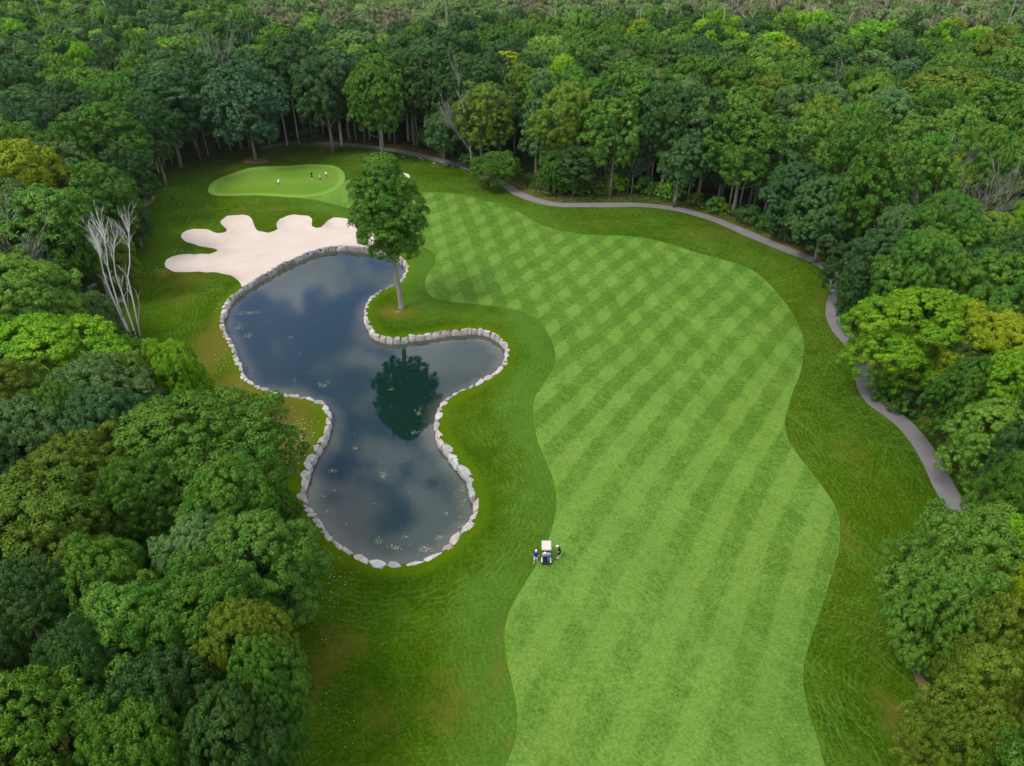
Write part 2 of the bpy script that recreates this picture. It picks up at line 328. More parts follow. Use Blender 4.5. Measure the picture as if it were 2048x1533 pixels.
# --- rough: darker, tracks parallel to the pond edge and the fairway edge
def mat_rough():
    m = NT('rough_turf')
    dp = m.attr('pond_dist').outputs['Fac']; df = m.attr('fair_dist').outputs['Fac']; dry = m.attr('dry').outputs['Fac']
    n_big = m.noise(.055, None, 3); n_mid = m.noise(.3, None, 4, .6); fine = m.noise(4.0, None, 5, .75)
    col = m.mix(m.ramp(n_big, ((.35, 0), (.65, 1))), (.024, .078, .004), (.070, .098, .003))
    col = m.mix(m.ramp(n_mid, ((.35, 0), (.72, 1))), col, (.066, .125, .010))
    jit = m.math('MULTIPLY', m.noise(.5, None, 3), 1.6)
    def rings(d, period, reach, width):
        s_ = m.math('SINE', m.math('MULTIPLY', m.math('ADD', d, jit), 2 * math.pi / period))
        s_ = m.ramp(s_, ((width, 0), (1.0, 1)))
        return m.math('MULTIPLY', s_, m.ramp(d, ((reach * .45, 1), (reach, 0))))
    brk = m.ramp(m.noise(.55, m.pos((1, 1, 1), 0, (4, 8, 0)), 3), ((.38, 0), (.62, 1)))
    rp = m.math('MULTIPLY', m.math('MULTIPLY', rings(dp, .62, 10, .1), brk), m.ramp(dp, ((2.2, 0), (4.0, 1))))
    rf = m.math('MULTIPLY', rings(df, .5, 7, .1), brk)
    band = m.ramp(m.math('ADD', df, m.math('MULTIPLY', m.math('SUBTRACT', m.noise(.2), .5), 4)), ((2.6, 1), (6.0, 0)))       # lighter first cut beside the fairway, pond side only
    pondside = m.ramp(dp, ((26, 1), (34, 0)))
    n_b2 = m.ramp(m.noise(.09, m.pos((1, 1, 1), 0, (3, 3, 0)), 2), ((.3, .2), (.6, 1)))
    col = m.mix(m.math('MULTIPLY', m.math('MULTIPLY', m.math('MULTIPLY', band, pondside), n_b2), .8), col, (.090, .205, .10))
    col = m.mix(m.math('MULTIPLY', rp, .55), col, (.13, .26, .15))
    col = m.mix(m.math('MULTIPLY', rf, .45), col, (.13, .26, .16))
    for i, (rot, al, ac, loc, amt) in enumerate([(R(20), .14, 1.1, (0, 0, 0), .42), (R(-60), .16, 1.2, (7, 3, 0), .42), (R(85), .12, 1.0, (21, 9, 0), .45), (R(-20), .2, 1.3, (12, 19, 0), .5), (R(60), .1, .8, (42, 9, 0), .5)]):
        st = streaks(m, rot, al, ac * 1.7, .0, .035, loc, 1.2)
        msk = m.ramp(m.noise(.07, m.pos((1, 1, 1), 0, (i * 13, 2, 0)), 1), ((.40, 0), (.6, 1)))
        msk = m.math('MULTIPLY', msk, m.ramp(dp, ((8, .25), (24, 1))))
        col = m.mix(m.math('MULTIPLY', m.math('MULTIPLY', st, msk), amt), col, (.17, .29, .18))
    col = m.mix(m.math('MULTIPLY', m.ramp(fine, ((.35, 0), (.75, 1))), .34), col, (.16, .24, .05))
    col = m.mix(m.math('MULTIPLY', m.ramp(fine, ((.65, 0), (.3, 1))), .42), col, (.018, .055, .003))
    # bright lush rim by the stones
    rim = m.math('MULTIPLY', m.ramp(m.math('ADD', dp, m.math('MULTIPLY', m.math('SUBTRACT', n_mid, .5), 2.2)), ((.7, 1), (1.8, 0))), .42)
    col = m.mix(rim, col, m.mix(n_big, (.105, .20, .008), (.15, .20, .010)))
    # dried, worn earth
    dn = m.math('ADD', dry, m.math('MULTIPLY', m.math('SUBTRACT', m.noise(.7, None, 4, .65), .5), .9))
    col = m.mix(m.math('MULTIPLY', m.ramp(dn, ((.2, 0), (.9, 1))), .85), col, (.165, .145, .08))
    col = m.mix(m.ramp(dn, ((1.12, 0), (1.35, 1))), col, (.42, .29, .19))
    m.base(m.mix(m.ramp(dn, ((1.0, 0), (1.25, 1))), m.mix(1.0, col, (.53, .57, .14), 'MULTIPLY'), m.mix(1.0, col, (.75, .75, .75), 'MULTIPLY'))); m.bump(m.math('ADD', fine, n_mid), .5, .15)
    return m.mat
def mat_green():
    m = NT('green_turf')
    n = m.noise(.12, None, 3); f = m.noise(3.0, None, 4, .7)
    col = m.mix(m.ramp(n, ((.35, 0), (.65, 1))), (.110, .215, .026), (.140, .240, .040))
    col = m.mix(m.math('MULTIPLY', f, .25), col, (.07, .17, .01))
    d = m.attr('green_edge').outputs['Fac']
    col = m.mix(m.math('MULTIPLY', m.ramp(d, ((.6, 1), (1.8, 0))), .5), col, (.21, .34, .085))
    m.base(m.mix(1.0, col, (.78, .76, .62), 'MULTIPLY')); return m.mat
def mat_sand():
    m = NT('bunker_sand_grain')
    n = m.noise(.25, None, 4, .6); f = m.noise(9, None, 4, .7); k = m.noise(1.2, m.pos((.35, 1, 1), R(20)), 4, .6)
    col = m.mix(m.ramp(n, ((.35, 0), (.7, 1))), (.66, .585, .53), (.62, .53, .455))
    col = m.mix(m.math('MULTIPLY', m.ramp(k, ((.5, 0), (.75, 1))), .22), col, (.52, .43, .35))
    col = m.mix(m.math('MULTIPLY', f, .18), col, (.45, .37, .29))
    m.base(m.mix(1.0, col, (.665, .64, .62), 'MULTIPLY')); m.bump(m.math('ADD', k, f), .3, .06); m.bsdf.inputs['Roughness'].default_value = .95
    return m.mat
def mat_path():
    m = NT('asphalt')
    n = m.noise(.4, None, 4, .6); f = m.noise(14, None, 3, .8)
    col = m.mix(n, (.120, .113, .113), (.19, .178, .178)); col = m.mix(m.math('MULTIPLY', f, .35), col, (.13, .11, .12))
    m.base(col); m.bump(f, .2, .02); return m.mat
def mat_floor():
    m = NT('forest_litter')
    n = m.noise(.22, None, 4, .6); f = m.noise(2.6, None, 5, .75); g = m.noise(.09, m.pos((1, 1, 1), 0, (4, 4, 0)), 3)
    col = m.mix(m.ramp(n, ((.35, 0), (.65, 1))), (.035, .026, .014), (.075, .052, .026))
    col = m.mix(m.ramp(g, ((.42, 0), (.58, 1))), col, (.030, .065, .010))
    col = m.mix(m.math('MULTIPLY', m.ramp(f, ((.5, 0), (.75, 1))), .6), col, (.085, .10, .03))
    pd = m.attr('path_dist').outputs['Fac']; vg = m.ramp(m.math('ADD', pd, m.math('MULTIPLY', m.math('SUBTRACT', n, .5), 3.0)), ((1.0, 1), (3.4, 0)))
    col = m.mix(m.math('MULTIPLY', vg, .9), col, m.mix(m.ramp(m.noise(.5, None, 4, .65), ((.4, 0), (.65, 1))), (.065, .085, .010), (.15, .09, .03)))
    m.base(col); m.bump(f, .8, .3); return m.mat
def mat_mulch():
    m = NT('mulch'); f = m.noise(5, None, 4, .8)
    m.base(m.mix(f, (.08, .05, .03), (.26, .17, .11))); m.bump(f, .6, .08); return m.mat

PERA, STRA, PERB, STRB, BENDA = 3.95, 54.0, 4.0, -79.0, 0.0016
M_FAIR, M_ROUGH, M_GREEN, M_SAND, M_PATH, M_FLOOR, M_MULCH = mat_fairway(), mat_rough(), mat_green(), mat_sand(), mat_path(), mat_floor(), mat_mulch()

# ------------------------------------------------------------------ the ground, one triangulation cut into its surfaces
def make_ground():
    loops = [pond, bunker, bunker2, green, fair, rough, path_pg] + list(mulch.values())
    pts = []; edges = []
    for lp in loops:
        b = len(pts); n = len(lp); pts += [tuple(p) for p in lp]; edges += [(b + i, b + (i + 1) % n) for i in range(n)]
    allp = np.array(pts)
    s = 1.7
    gx, gy = np.meshgrid(np.arange(-62, 80, s), np.arange(18, 190, s)); g = np.c_[gx.ravel(), gy.ravel()] + rng.uniform(-.35, .35, (gx.size, 2))
    keep = np.ones(len(g), bool)
    for lp in loops: keep &= dist_to(g, lp) > .55
    g = g[keep]
    c = []
    for rr, st in ((1, 22), ):
        xs, ys = np.meshgrid(np.arange(-700, 701, st), np.arange(-200, 1201, st)); q = np.c_[xs.ravel(), ys.ravel()] + rng.uniform(-4, 4, (xs.size, 2))
        m_ = (q[:, 0] < -66) | (q[:, 0] > 84) | (q[:, 1] < 14) | (q[:, 1] > 194); c.append(q[m_])
    c.append(np.array([(-3000, -500), (3000, -500), (3000, 4000), (-3000, 4000)], float))
    allv = np.vstack([allp, g] + c)
    res = delaunay_2d_cdt([Vector(p) for p in allv], edges, [], 0, 1e-5)
    V = np.array([(v.x, v.y) for v in res[0]]); T = np.array([t for t in res[2] if len(t) == 3])
    a, b_, c_ = V[T[:, 0]], V[T[:, 1]], V[T[:, 2]]
    area = (b_[:, 0] - a[:, 0]) * (c_[:, 1] - a[:, 1]) - (b_[:, 1] - a[:, 1]) * (c_[:, 0] - a[:, 0])
    T[area < 0] = T[area < 0][:, ::-1]
    T = T[np.abs(area) > 1e-7]
    cen = V[T].mean(1)
    lab = np.full(len(T), 6)
    lab[inside(cen, rough)] = 0
    lab[inside(cen, fair)] = 1
    lab[inside(cen, green)] = 2
    lab[inside(cen, bunker) | inside(cen, bunker2)] = 3
    for mm in mulch.values(): lab[inside(cen, mm)] = 5
    lab[inside(cen, path_pg)] = 4
    lab[inside(cen, pond)] = 9
    dp = dist_to(V, pond); df = dist_to(V, fair); dg = dist_to(V, green)
    dpath = dist_to(V, path_pg)
    db = np.minimum(dist_to(V, bunker), dist_to(V, bunker2)); inb = inside(V, bunker) | inside(V, bunker2)
    z = np.zeros(len(V))
    z[inb] = -np.minimum(.6, db[inb] * .7) * np.clip(dp[inb] / 2.5, 0, 1)
    inr = inside(V, rough) & ~inb
    nearfar = np.minimum(np.minimum(dp, df), np.minimum(db, dist_to(V, rough)))
    mound = .35 * np.sin(V[:, 0] * .21 + 1) * np.sin(V[:, 1] * .17) + .2 * np.sin(V[:, 0] * .43) * np.sin(V[:, 1] * .37 + 2)
    z[inr] += (mound * np.clip(nearfar / 5, 0, 1))[inr]
    lip = inr & (db < 1.2); z[lip] += .12 * (1 - db[lip] / 1.2)
    # worn, dry turf
    dry = np.zeros(len(V))
    for (px, py, rx, ry, a_) in DRY:
        cx, cy = G(px, py); _, _, k = P(cx, cy, 0)
        ang = V - np.array([cx, cy]); e = (ang[:, 0] / (rx / k)) ** 2 + (ang[:, 1] / (ry / k * 2.0)) ** 2
        dry = np.maximum(dry, a_ * np.exp(-e * 1.2))
    names = {0: ('rough_grass', M_ROUGH), 1: ('fairway_grass', M_FAIR), 2: ('putting_green', M_GREEN), 3: ('bunker_sand', M_SAND), 4: ('cart_path', M_PATH), 5: ('mulch_bed', M_MULCH), 6: ('forest_floor', M_FLOOR)}
    for k, (nm, mt) in names.items():
        t = T[lab == k]; u, inv = np.unique(t, return_inverse=True); inv = inv.reshape(t.shape)
        zz = z[u]
        if k == 4: zz = zz + .0
        o = link_mesh(nm, np.c_[V[u], zz], inv, [mt], smooth=True,
                      attrs={'pond_dist': ('POINT', 'FLOAT', dp[u]), 'fair_dist': ('POINT', 'FLOAT', df[u]), 'dry': ('POINT', 'FLOAT', dry[u]), 'green_edge': ('POINT', 'FLOAT', dg[u]), 'path_dist': ('POINT', 'FLOAT', dpath[u])})
        tag(o, kind='structure')
    return V, T, lab, z
DRY = [(380,560,60,22,.75),(425,690,60,90,1.0),(500,765,90,34,1.08),(560,830,80,44,1.12),(585,900,32,60,1.18),(450,650,20,40,.8),(360,600,60,30,.5),
       (340,548,30,5,1.25),(320,540,16,5,1.2),(444,730,7,20,1.3),(585,885,12,30,1.18),(350,505,12,5,1.35),(395,505,8,4,1.2),(571,417,22,4,1.35),(480,420,20,5,1.0),(665,430,14,5,1.25),
       (794,623,50,15,1.12),(797,622,20,5,1.3),(955,370,14,3,1.3),(945,360,12,3,1.2),(950,375,60,10,.7),(640,1330,40,60,.8),(690,1290,60,40,.65),(900,1400,90,50,.6),(760,1440,60,40,.6),(1000,1290,25,70,.7),(1020,1480,20,30,.6),
       (1650,600,30,25,.75),(1640,560,20,14,.7),(1690,1060,40,60,.55),(1700,900,60,60,.5),(1800,1450,50,60,.85),(1440,470,200,22,.55),(1200,440,140,16,.45),(1040,380,18,8,.9),(1052,393,8,4,1.25),(250,600,60,20,.35),
       (1729,823,5,3,1.3),(1764,935,4,3,1.3),(940,720,30,40,.45),(905,850,30,40,.6),(870,332,40,6,.6),(960,345,30,6,.8),(250,650,40,30,.5),(265,720,40,14,.6),(620,800,30,14,.5)]
GV, GT, GL, GZ = make_ground()

# bare sandy divot patch on the fairway
def blob(name, cx, cy, rx, ry, mat, z=.02, n=18, seed=0, **k):
    rr = np.random.default_rng(seed); a = np.linspace(0, 2 * np.pi, n, endpoint=False); q = 1 + .3 * rr.uniform(-1, 1, n)
    V = [(cx, cy, z + .01)] + [(cx + rx * q[i] * math.cos(a[i]), cy + ry * q[i] * math.sin(a[i]), z) for i in range(n)]
    Fc = [(0, 1 + i, 1 + (i + 1) % n) for i in range(n)]
    return tag(link_mesh(name, V, Fc, [mat]), **k)
x_, y_ = G(873, 580)
blob('bare_patch', x_, y_, .62, .6, simple('divot_sand', (.50, .36, .27), .9, .1, .35, 6), kind='structure', seed=4)

# ------------------------------------------------------------------ pond
WZ = -0.75
def mat_water():
    m = NT('pond_water_surface')
    d = m.attr('edge').outputs['Fac']; n = m.noise(.35, None, 3)
    e = m.ramp(m.math('ADD', d, m.math('MULTIPLY', m.math('SUBTRACT', n, .5), 1.6)), ((.2, 1), (2.6, 0)))
    m.base(m.mix(m.math('MULTIPLY', e, .6), (.003, .015, .011), (.075, .075, .055)))
    m.bsdf.inputs['Roughness'].default_value = .03; m.bsdf.inputs['IOR'].default_value = 1.33; m.bsdf.inputs['Specular IOR Level'].default_value = .95
    b = m.n('ShaderNodeBump'); b.inputs['Strength'].default_value = .06; b.inputs['Distance'].default_value = .02
    m.l(m.noise(2.2, m.pos((1, 1.6, 1)), 3), b.inputs['Height']); m.l(b.outputs[0], m.bsdf.inputs['Normal'])
    return m.mat
def make_pond():
    s = 1.3; mn, mx_ = pond.min(0), pond.max(0)
    gx, gy = np.meshgrid(np.arange(mn[0], mx_[0], s), np.arange(mn[1], mx_[1], s)); g = np.c_[gx.ravel(), gy.ravel()] + rng.uniform(-.2, .2, (gx.size, 2))
    g = g[inside(g, pond) & (dist_to(g, pond) > .5)]
    n = len(pond)
    res = delaunay_2d_cdt([Vector(p) for p in np.vstack([pond, g])], [(i, (i + 1) % n) for i in range(n)], [], 1, 1e-5)
    V = np.array([(v.x, v.y) for v in res[0]]); T = np.array([t for t in res[2]]); T = T[inside(V[T].mean(1), pond)]
    a, b_, c_ = V[T[:, 0]], V[T[:, 1]], V[T[:, 2]]
    ar = (b_[:, 0] - a[:, 0]) * (c_[:, 1] - a[:, 1]) - (b_[:, 1] - a[:, 1]) * (c_[:, 0] - a[:, 0]); T[ar < 0] = T[ar < 0][:, ::-1]
    d = dist_to(V, pond)
    o = link_mesh('pond_water', np.c_[V, np.full(len(V), WZ)], T, [mat_water()], smooth=True, attrs={'edge': ('POINT', 'FLOAT', d)}); tag(o, kind='structure')
    zb = -1.1 - np.minimum(d * .5, 2.0)
    mud = simple('pond_mud', (.05, .045, .03), .9, .1, .3, 2)
    VV = np.vstack([np.c_[V, zb], np.c_[pond, np.full(n, -1.12)], np.c_[pond, np.full(n, .0)]]); b = len(V)
    Fq = [tuple(t) for t in T] + [(b + i, b + (i + 1) % n, b + n + (i + 1) % n, b + n + i) for i in range(n)]
    tag(link_mesh('pond_bed', VV, Fq, [mud]), kind='structure')
make_pond()

# rim of boulders
def mat_stone():
    m = NT('limestone')
    oc = m.n('ShaderNodeObjectInfo')
    tcn = m.n('ShaderNodeTexCoord'); f = m.n('ShaderNodeTexNoise'); f.inputs['Scale'].default_value = 3.2; f.inputs['Detail'].default_value = 6; f.inputs['Roughness'].default_value = .7
    m.l(tcn.outputs['Object'], f.inputs['Vector'])
    g2 = m.noise(.9, None, 4, .6)
    col = m.mix(m.ramp(f.outputs['Fac'], ((.3, 0), (.7, 1))), (.62, .60, .58), (1.0, 1.0, 1.0))
    col = m.mix(1.0, col, oc.outputs['Color'], 'MULTIPLY')
    col = m.mix(m.math('MULTIPLY', m.ramp(g2, ((.55, 0), (.75, 1))), .35), col, (.22, .19, .16))
    m.base(col); m.bump(f.outputs['Fac'], .7, .12); return m.mat
M_STONE = mat_stone()
def stone_mesh(i):
    r = random.Random(100 + i); bm = bmesh.new()
    bmesh.ops.create_cube(bm, size=1.0)
    bmesh.ops.subdivide_edges(bm, edges=list(bm.edges), cuts=4, use_grid_fill=True)
    ph = [r.uniform(0, 6.28) for _ in range(9)]; cut = [(Vector((r.uniform(-1, 1), r.uniform(-1, 1), r.uniform(-.1, .7))).normalized(), r.uniform(.58, .68)) for _ in range(5)]
    for v in bm.verts:
        c = v.co.copy(); n = c.normalized(); v.co = c * .82 + n * .15
        v.co *= 1 + .05 * math.sin(n.x * 4 + ph[0]) * math.sin(n.y * 4 + ph[1]) + .04 * math.sin(n.x * 9 + ph[2] + n.z * 5)
        for d, o in cut:                       # chipped faces
            q = v.co.dot(d) - o * .84
            if q > 0: v.co -= d * q
        v.co += Vector((r.uniform(-.012, .012), r.uniform(-.012, .012), r.uniform(-.012, .012)))
    m_ = max(max(abs(v.co.x), abs(v.co.y)) for v in bm.verts); mz = max(abs(v.co.z) for v in bm.verts)
    for v in bm.verts: v.co.x *= .5 / m_; v.co.y *= .5 / m_; v.co.z *= .5 / mz
    me = bpy.data.meshes.new('boulder'); bm.to_mesh(me); bm.free(); me.materials.append(M_STONE)
    return me
stones = [stone_mesh(i) for i in range(9)]
ONES = 'zero one two three four five six seven eight nine ten eleven twelve thirteen fourteen fifteen sixteen seventeen eighteen nineteen'.split()
TENS = 'x x twenty thirty forty fifty sixty seventy eighty ninety'.split()
def word(n):
    n = int(n)
    if n < 0: return 'zero'
    if n < 20: return ONES[n]
    if n >= 100: return 'hundred'
    return TENS[n // 10] + ('-' + ONES[n % 10] if n % 10 else '')
def pct(px, py, dx=0): return '%s percent across, %s down' % (word(round(px / 20.48) + dx), word(round(py / 15.33)))
def side_of(px, py):
    if py < 620 and px < 725: return 'rim below the sand bunker' if px > 470 else "pond's left rim"
    if px < 700 and py < 800: return "pond's left rim"
    if px < 680 and py < 1000: return "pond's left bulge"
    if py > 1050: return "pond's near rim"
    if 725 < px < 830 and 560 < py < 700: return 'rim under the maple'
    if px > 830 and py < 700: return "right cove's upper rim"
    if px > 880 and py < 780: return "right cove's lower rim"
    if py < 560: return 'rim behind the maple'
    return "pond's right rim"
used = set()
def uniq(base, px, py):
    s = base + ', ' + pct(px, py); k = 0
    fx, fy = px / 20.48, py / 15.33
    while s in used:      # two alike within one percent: tell the neighbour apart
        k += 1
        s = base + ', ' + ['just over ', 'just under ', 'near ', 'about ', 'close to '][k - 1 if k < 6 else 4] + pct(px, py, 0 if k < 6 else k - 5)
    used.add(s); return s
def make_rim():
    cl = np.vstack([pond, pond[:1]]); seg = np.hypot(*(cl[1:] - cl[:-1]).T); cum = np.r_[0, np.cumsum(seg)]; L_ = cum[-1]
    r = random.Random(5); s = 0.0
    while s < L_ - .5:
        x, y = np.interp(s, cum, cl[:, 0]), np.interp(s, cum, cl[:, 1])
        px, py, k = P(x, y, 0)
        big = 1.25 if py > 850 else 1.0
        if px > 725 and py < 720: big = .88
        ln = r.uniform(.9, 1.65) * big
        if r.random() < .22: ln *= .62
        s2 = s + ln / 2
        x, y = np.interp(s2, cum, cl[:, 0]), np.interp(s2, cum, cl[:, 1])
        xa, ya = np.interp(max(0, s), cum, cl[:, 0]), np.interp(max(0, s), cum, cl[:, 1]); xb, yb = np.interp(min(L_, s + ln), cum, cl[:, 0]), np.interp(min(L_, s + ln), cum, cl[:, 1])
        px, py, k = P(x, y, 0)
        o = bpy.data.objects.new('boulder', stones[r.randrange(9)]); COL.objects.link(o)
        wd = r.uniform(.66, .92) * (.92 if big < 1 else 1.0) * (1.12 if py > 800 else 1); ht = 1.55
        o.location = (x + r.uniform(-.08, .08), y + r.uniform(-.08, .08), -.64 + r.uniform(-.08, .06))
        o.rotation_euler = (r.uniform(-.06, .06), r.uniform(-.06, .06), math.atan2(yb - ya, xb - xa) + r.uniform(-.1, .1) + (math.pi if r.random() < .5 else 0))
        o.scale = (ln * 1.16, wd, ht)
        t = r.random()
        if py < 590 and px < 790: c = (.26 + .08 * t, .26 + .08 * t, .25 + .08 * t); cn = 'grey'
        elif t < .30: c = (.47, .40, .365); cn = 'pinkish'
        elif t < .6: c = (.47, .465, .455); cn = 'pale grey'
        else: c = (.52, .48, .455); cn = 'cream'
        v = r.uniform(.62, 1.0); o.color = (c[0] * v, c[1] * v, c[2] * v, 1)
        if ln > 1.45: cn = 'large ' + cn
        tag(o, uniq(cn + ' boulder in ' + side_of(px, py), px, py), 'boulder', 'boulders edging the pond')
        s += ln
make_rim()

# ------------------------------------------------------------------ leaves
def leaf_mat(name, percol, src='GEOMETRY'):
    m = NT(name); nd = m.t.nodes; nd.remove(m.bsdf)
    v = m.attr('v').outputs['Fac']; lv = m.attr('lv').outputs['Fac']
    if percol: c0 = m.attr('tint', src).outputs['Color']
    else: c0 = m.n('ShaderNodeObjectInfo').outputs['Color']
    hs = m.n('ShaderNodeHueSaturation'); m.l(c0, hs.inputs['Color'])
    m.l(m.math('ADD', m.math('MULTIPLY', lv, -.032), .516), hs.inputs['Hue'])
    m.l(m.math('ADD', m.math('MULTIPLY', v, .55), m.math('ADD', m.math('MULTIPLY', lv, .35), .58)), hs.inputs['Value'])
    hs.inputs['Saturation'].default_value = 1.0
    d = m.n('ShaderNodeBsdfDiffuse'); t = m.n('ShaderNodeBsdfTranslucent'); g = m.n('ShaderNodeBsdfGlossy'); g.inputs['Roughness'].default_value = .45
    m.l(hs.outputs[0], d.inputs[0])
    tcol = m.mix(1.0, hs.outputs[0], (1.0, 1.1, .45, 1), 'MULTIPLY'); m.l(tcol, t.inputs[0])
    a = m.n('ShaderNodeMixShader'); a.inputs[0].default_value = .07; m.l(d.outputs[0], a.inputs[1]); m.l(t.outputs[0], a.inputs[2])
    b = m.n('ShaderNodeMixShader'); b.inputs[0].default_value = .008; m.l(a.outputs[0], b.inputs[1]); m.l(g.outputs[0], b.inputs[2])
    g.inputs[0].default_value = (.9, .95, 1, 1)
    m.l(b.outputs[0], m.out.inputs[0]); return m.mat
M_LEAF = leaf_mat('leaves', False); M_LEAFC = leaf_mat('leaves_far', True)
def bark(name, c, v=.35, scale=4):
    m = NT(name); n = m.noise(1.0, m.pos((scale, scale, scale * .3)), 4, .7)
    m.base(m.mix(n, tuple(a * (1 - v) for a in c), tuple(a * (1 + v) for a in c))); m.bump(n, .5, .05); return m.mat
M_BARK = bark('bark', (.17, .145, .12)); M_BIRCH = bark('birch_bark', (.47, .455, .43), .3, 7); M_DEAD = bark('dead_wood', (.23, .21, .19))

def unit(n, r): v = r.normal(size=(n, 3)); return v / np.linalg.norm(v, axis=1)[:, None]
def crown_arrays(seed, Rr, z0, z1, shape, lobes, cl_r, leaf, dens, gap=0.0, spiky=0.0):
    """leaf clusters on lobes on an uneven envelope"""
    r = np.random.default_rng(seed); zc = (z0 + z1) / 2; hz = (z1 - z0) / 2
    def env(t):     # radius fraction at relative height t in -1..1
        if shape == 'maple': return math.sqrt(max(0.02, 1 - abs((t + .05) / 1.08) ** 2.8)) * (1 - .42 * max(0, t)) * 1.02
        if shape == 'cone': return (1 - (t + 1) / 2) ** .7 * .95 + .08
        if shape == 'dome': return math.sqrt(max(0, 1 - max(0, t) ** 2)) if t > 0 else 1 - .35 * t * t
        if shape == 'oval': return math.sqrt(max(0.02, 1 - abs(t) ** 2.4))
        return math.sqrt(max(0.02, 1 - t * t))
    C = []; LR = []
    for i in range(lobes):
        t = -1 + 2 * (i + .5) / lobes; t = max(-.93, min(.93, t + r.uniform(-.08, .08)))
        a = i * 2.39996 + r.uniform(-.45, .45)
        lr = Rr * r.uniform(.20, .44)
        rad = max(0, Rr * env(t) - lr * .75) * r.uniform(.74, 1.20)
        C.append((rad * math.cos(a), rad * math.sin(a), zc + t * (hz - lr * .6))); LR.append(lr)
    for i in range(lobes // 3):          # stray boughs that break the outline
        t = r.uniform(-.75, .85); a = r.uniform(0, 6.28); lr = Rr * r.uniform(.12, .20)
        rad = Rr * env(t) * r.uniform(.92, 1.12)
        C.append((rad * math.cos(a), rad * math.sin(a), zc + t * (hz - lr * .4) + Rr * .08)); LR.append(lr)
    C.append((0, 0, z1 - Rr * .35)); LR.append(Rr * .38)
    C.append((Rr * .1, 0, zc)); LR.append(Rr * .5)
    C = np.array(C); LR = np.array(LR); Cl = []; Cr = []; Lv = []; On = []
    for i in range(len(C)):
        m = int(4 * LR[i] ** 2 / cl_r ** 2 * 1.25 * dens)
        d = unit(m, r); d[:, 2] = np.where(d[:, 2] < -.35, -d[:, 2], d[:, 2])
        p = C[i] + d * LR[i] * np.array([1, 1, .82]) * r.uniform(.86, 1.06, (m, 1))
        dd = np.linalg.norm((p[:, None] - C[None]) / LR[None, :, None], axis=2); dd[:, i] = 9
        k = dd.min(1) > .80
        if gap: k &= r.random(m) > gap
        p = p[k]; Cl.append(p); On.append(d[k]); Cr.append(cl_r * r.uniform(.7, 1.3, len(p))); Lv.append(np.full(len(p), r.random()) * .6 + r.random(len(p)) * .4)
    Cl = np.vstack(Cl); Cr = np.concatenate(Cr); Lv = np.concatenate(Lv); On = np.vstack(On)
    K = max(4, int(3.3 * cl_r ** 2 * 4 / leaf ** 2 * .55))
    n = len(Cl) * K
    ci = np.repeat(np.arange(len(Cl)), K)
    d = unit(n, r) + On[ci] * .55 + np.array([0, 0, .35]); d /= np.linalg.norm(d, axis=1)[:, None]
    pos = Cl[ci] + d * Cr[ci][:, None] * r.uniform(.75, 1.08, (n, 1)) * np.array([1, 1, .8 + spiky])
    nor = d + unit(n, r) * .34; nor /= np.linalg.norm(nor, axis=1)[:, None]
    tx = np.cross(nor, unit(n, r)); tx /= np.linalg.norm(tx, axis=1)[:, None] + 1e-9; ty = np.cross(nor, tx)
    s = leaf * r.uniform(.65, 1.25, (n, 1)) * .5
    Q = np.stack([pos - tx * s * 1.25, pos - ty * s * .8 - nor * s * .15, pos + tx * s * 1.25, pos + ty * s * .8 - nor * s * .15], 1)
    return Q.reshape(-1, 3), np.arange(n * 4).reshape(n, 4), r.random(n), Lv[ci]
def crown_mesh(*a, **k):
    V, Fc, v, lv = crown_arrays(*a, **k)
    o = link_mesh('crown', V, Fc, [M_LEAF], attrs={'v': ('FACE', 'FLOAT', v), 'lv': ('FACE', 'FLOAT', lv)})
    me = o.data; bpy.data.objects.remove(o); return me
def limb_mesh(seed, Rr, z0, z1, tr=.3, mat=None, nb=7, lean=0):
    r = random.Random(seed); m = MB(); top = z0 + (z1 - z0) * .72
    p = [(0, 0, -.3)]; x = y = 0
    for i in range(1, 7):
        x += r.uniform(-.12, .12) + lean * i * .04; y += r.uniform(-.12, .12); p.append((x, y, top * i / 6))
    m.tube(p, [tr * 1.25, tr, tr * .9, tr * .78, tr * .6, tr * .4, tr * .16], 8)
    for i in range(nb):
        t = r.uniform(.35, .85); a = i * 2.4 + r.uniform(-.3, .3); k = min(5, int(t * 6)); b = Vector(p[k]); 
        e = b + Vector((math.cos(a) * Rr * .5, math.sin(a) * Rr * .5, (z1 - z0) * r.uniform(.12, .3)))
        mid = (b + e) / 2 + Vector((0, 0, -.3)); m.tube([b, mid, e], [tr * .38, tr * .25, tr * .07], 5)
    o = m.build('trunk', mat or M_BARK, None, True); me = o.data; bpy.data.objects.remove(o); return me
# prototypes: R=6, height 18; the low ones carry foliage nearly to the ground
SH = [('round', 6, 4.5, 18), ('dome', 6, 5.5, 17), ('oval', 5.2, 4, 19), ('round', 6.3, 5, 17.5), ('cone', 5.2, 3.5, 19.5), ('dome', 6.5, 5, 16.5), ('oval', 5.8, 5, 18)]
HI, MID, LO, TR = [], [], [], []
for i, (sh, rr, a, b) in enumerate(SH):
    HI.append((crown_mesh(11 + i, rr, a, b, sh, 36, .52, .17, .80, gap=.04), rr, b))
    MID.append((crown_mesh(31 + i, rr, a, b, sh, 30, .70, .27, .82, gap=.04), rr, b))
    LO.append((crown_mesh(51 + i, rr, a, b, sh, 26, .90, .40, .85), rr, b))
    TR.append(limb_mesh(i, rr, a, b, .28))
LSH = [('round', 6, 1.2, 13), ('dome', 6, 1.0, 12.5), ('oval', 5.6, 1.2, 14), ('round', 6.2, 1.4, 12.5), ('cone', 5.4, 1.0, 14), ('dome', 6.4, 1.2, 12), ('oval', 5.8, 1.4, 13.5)]
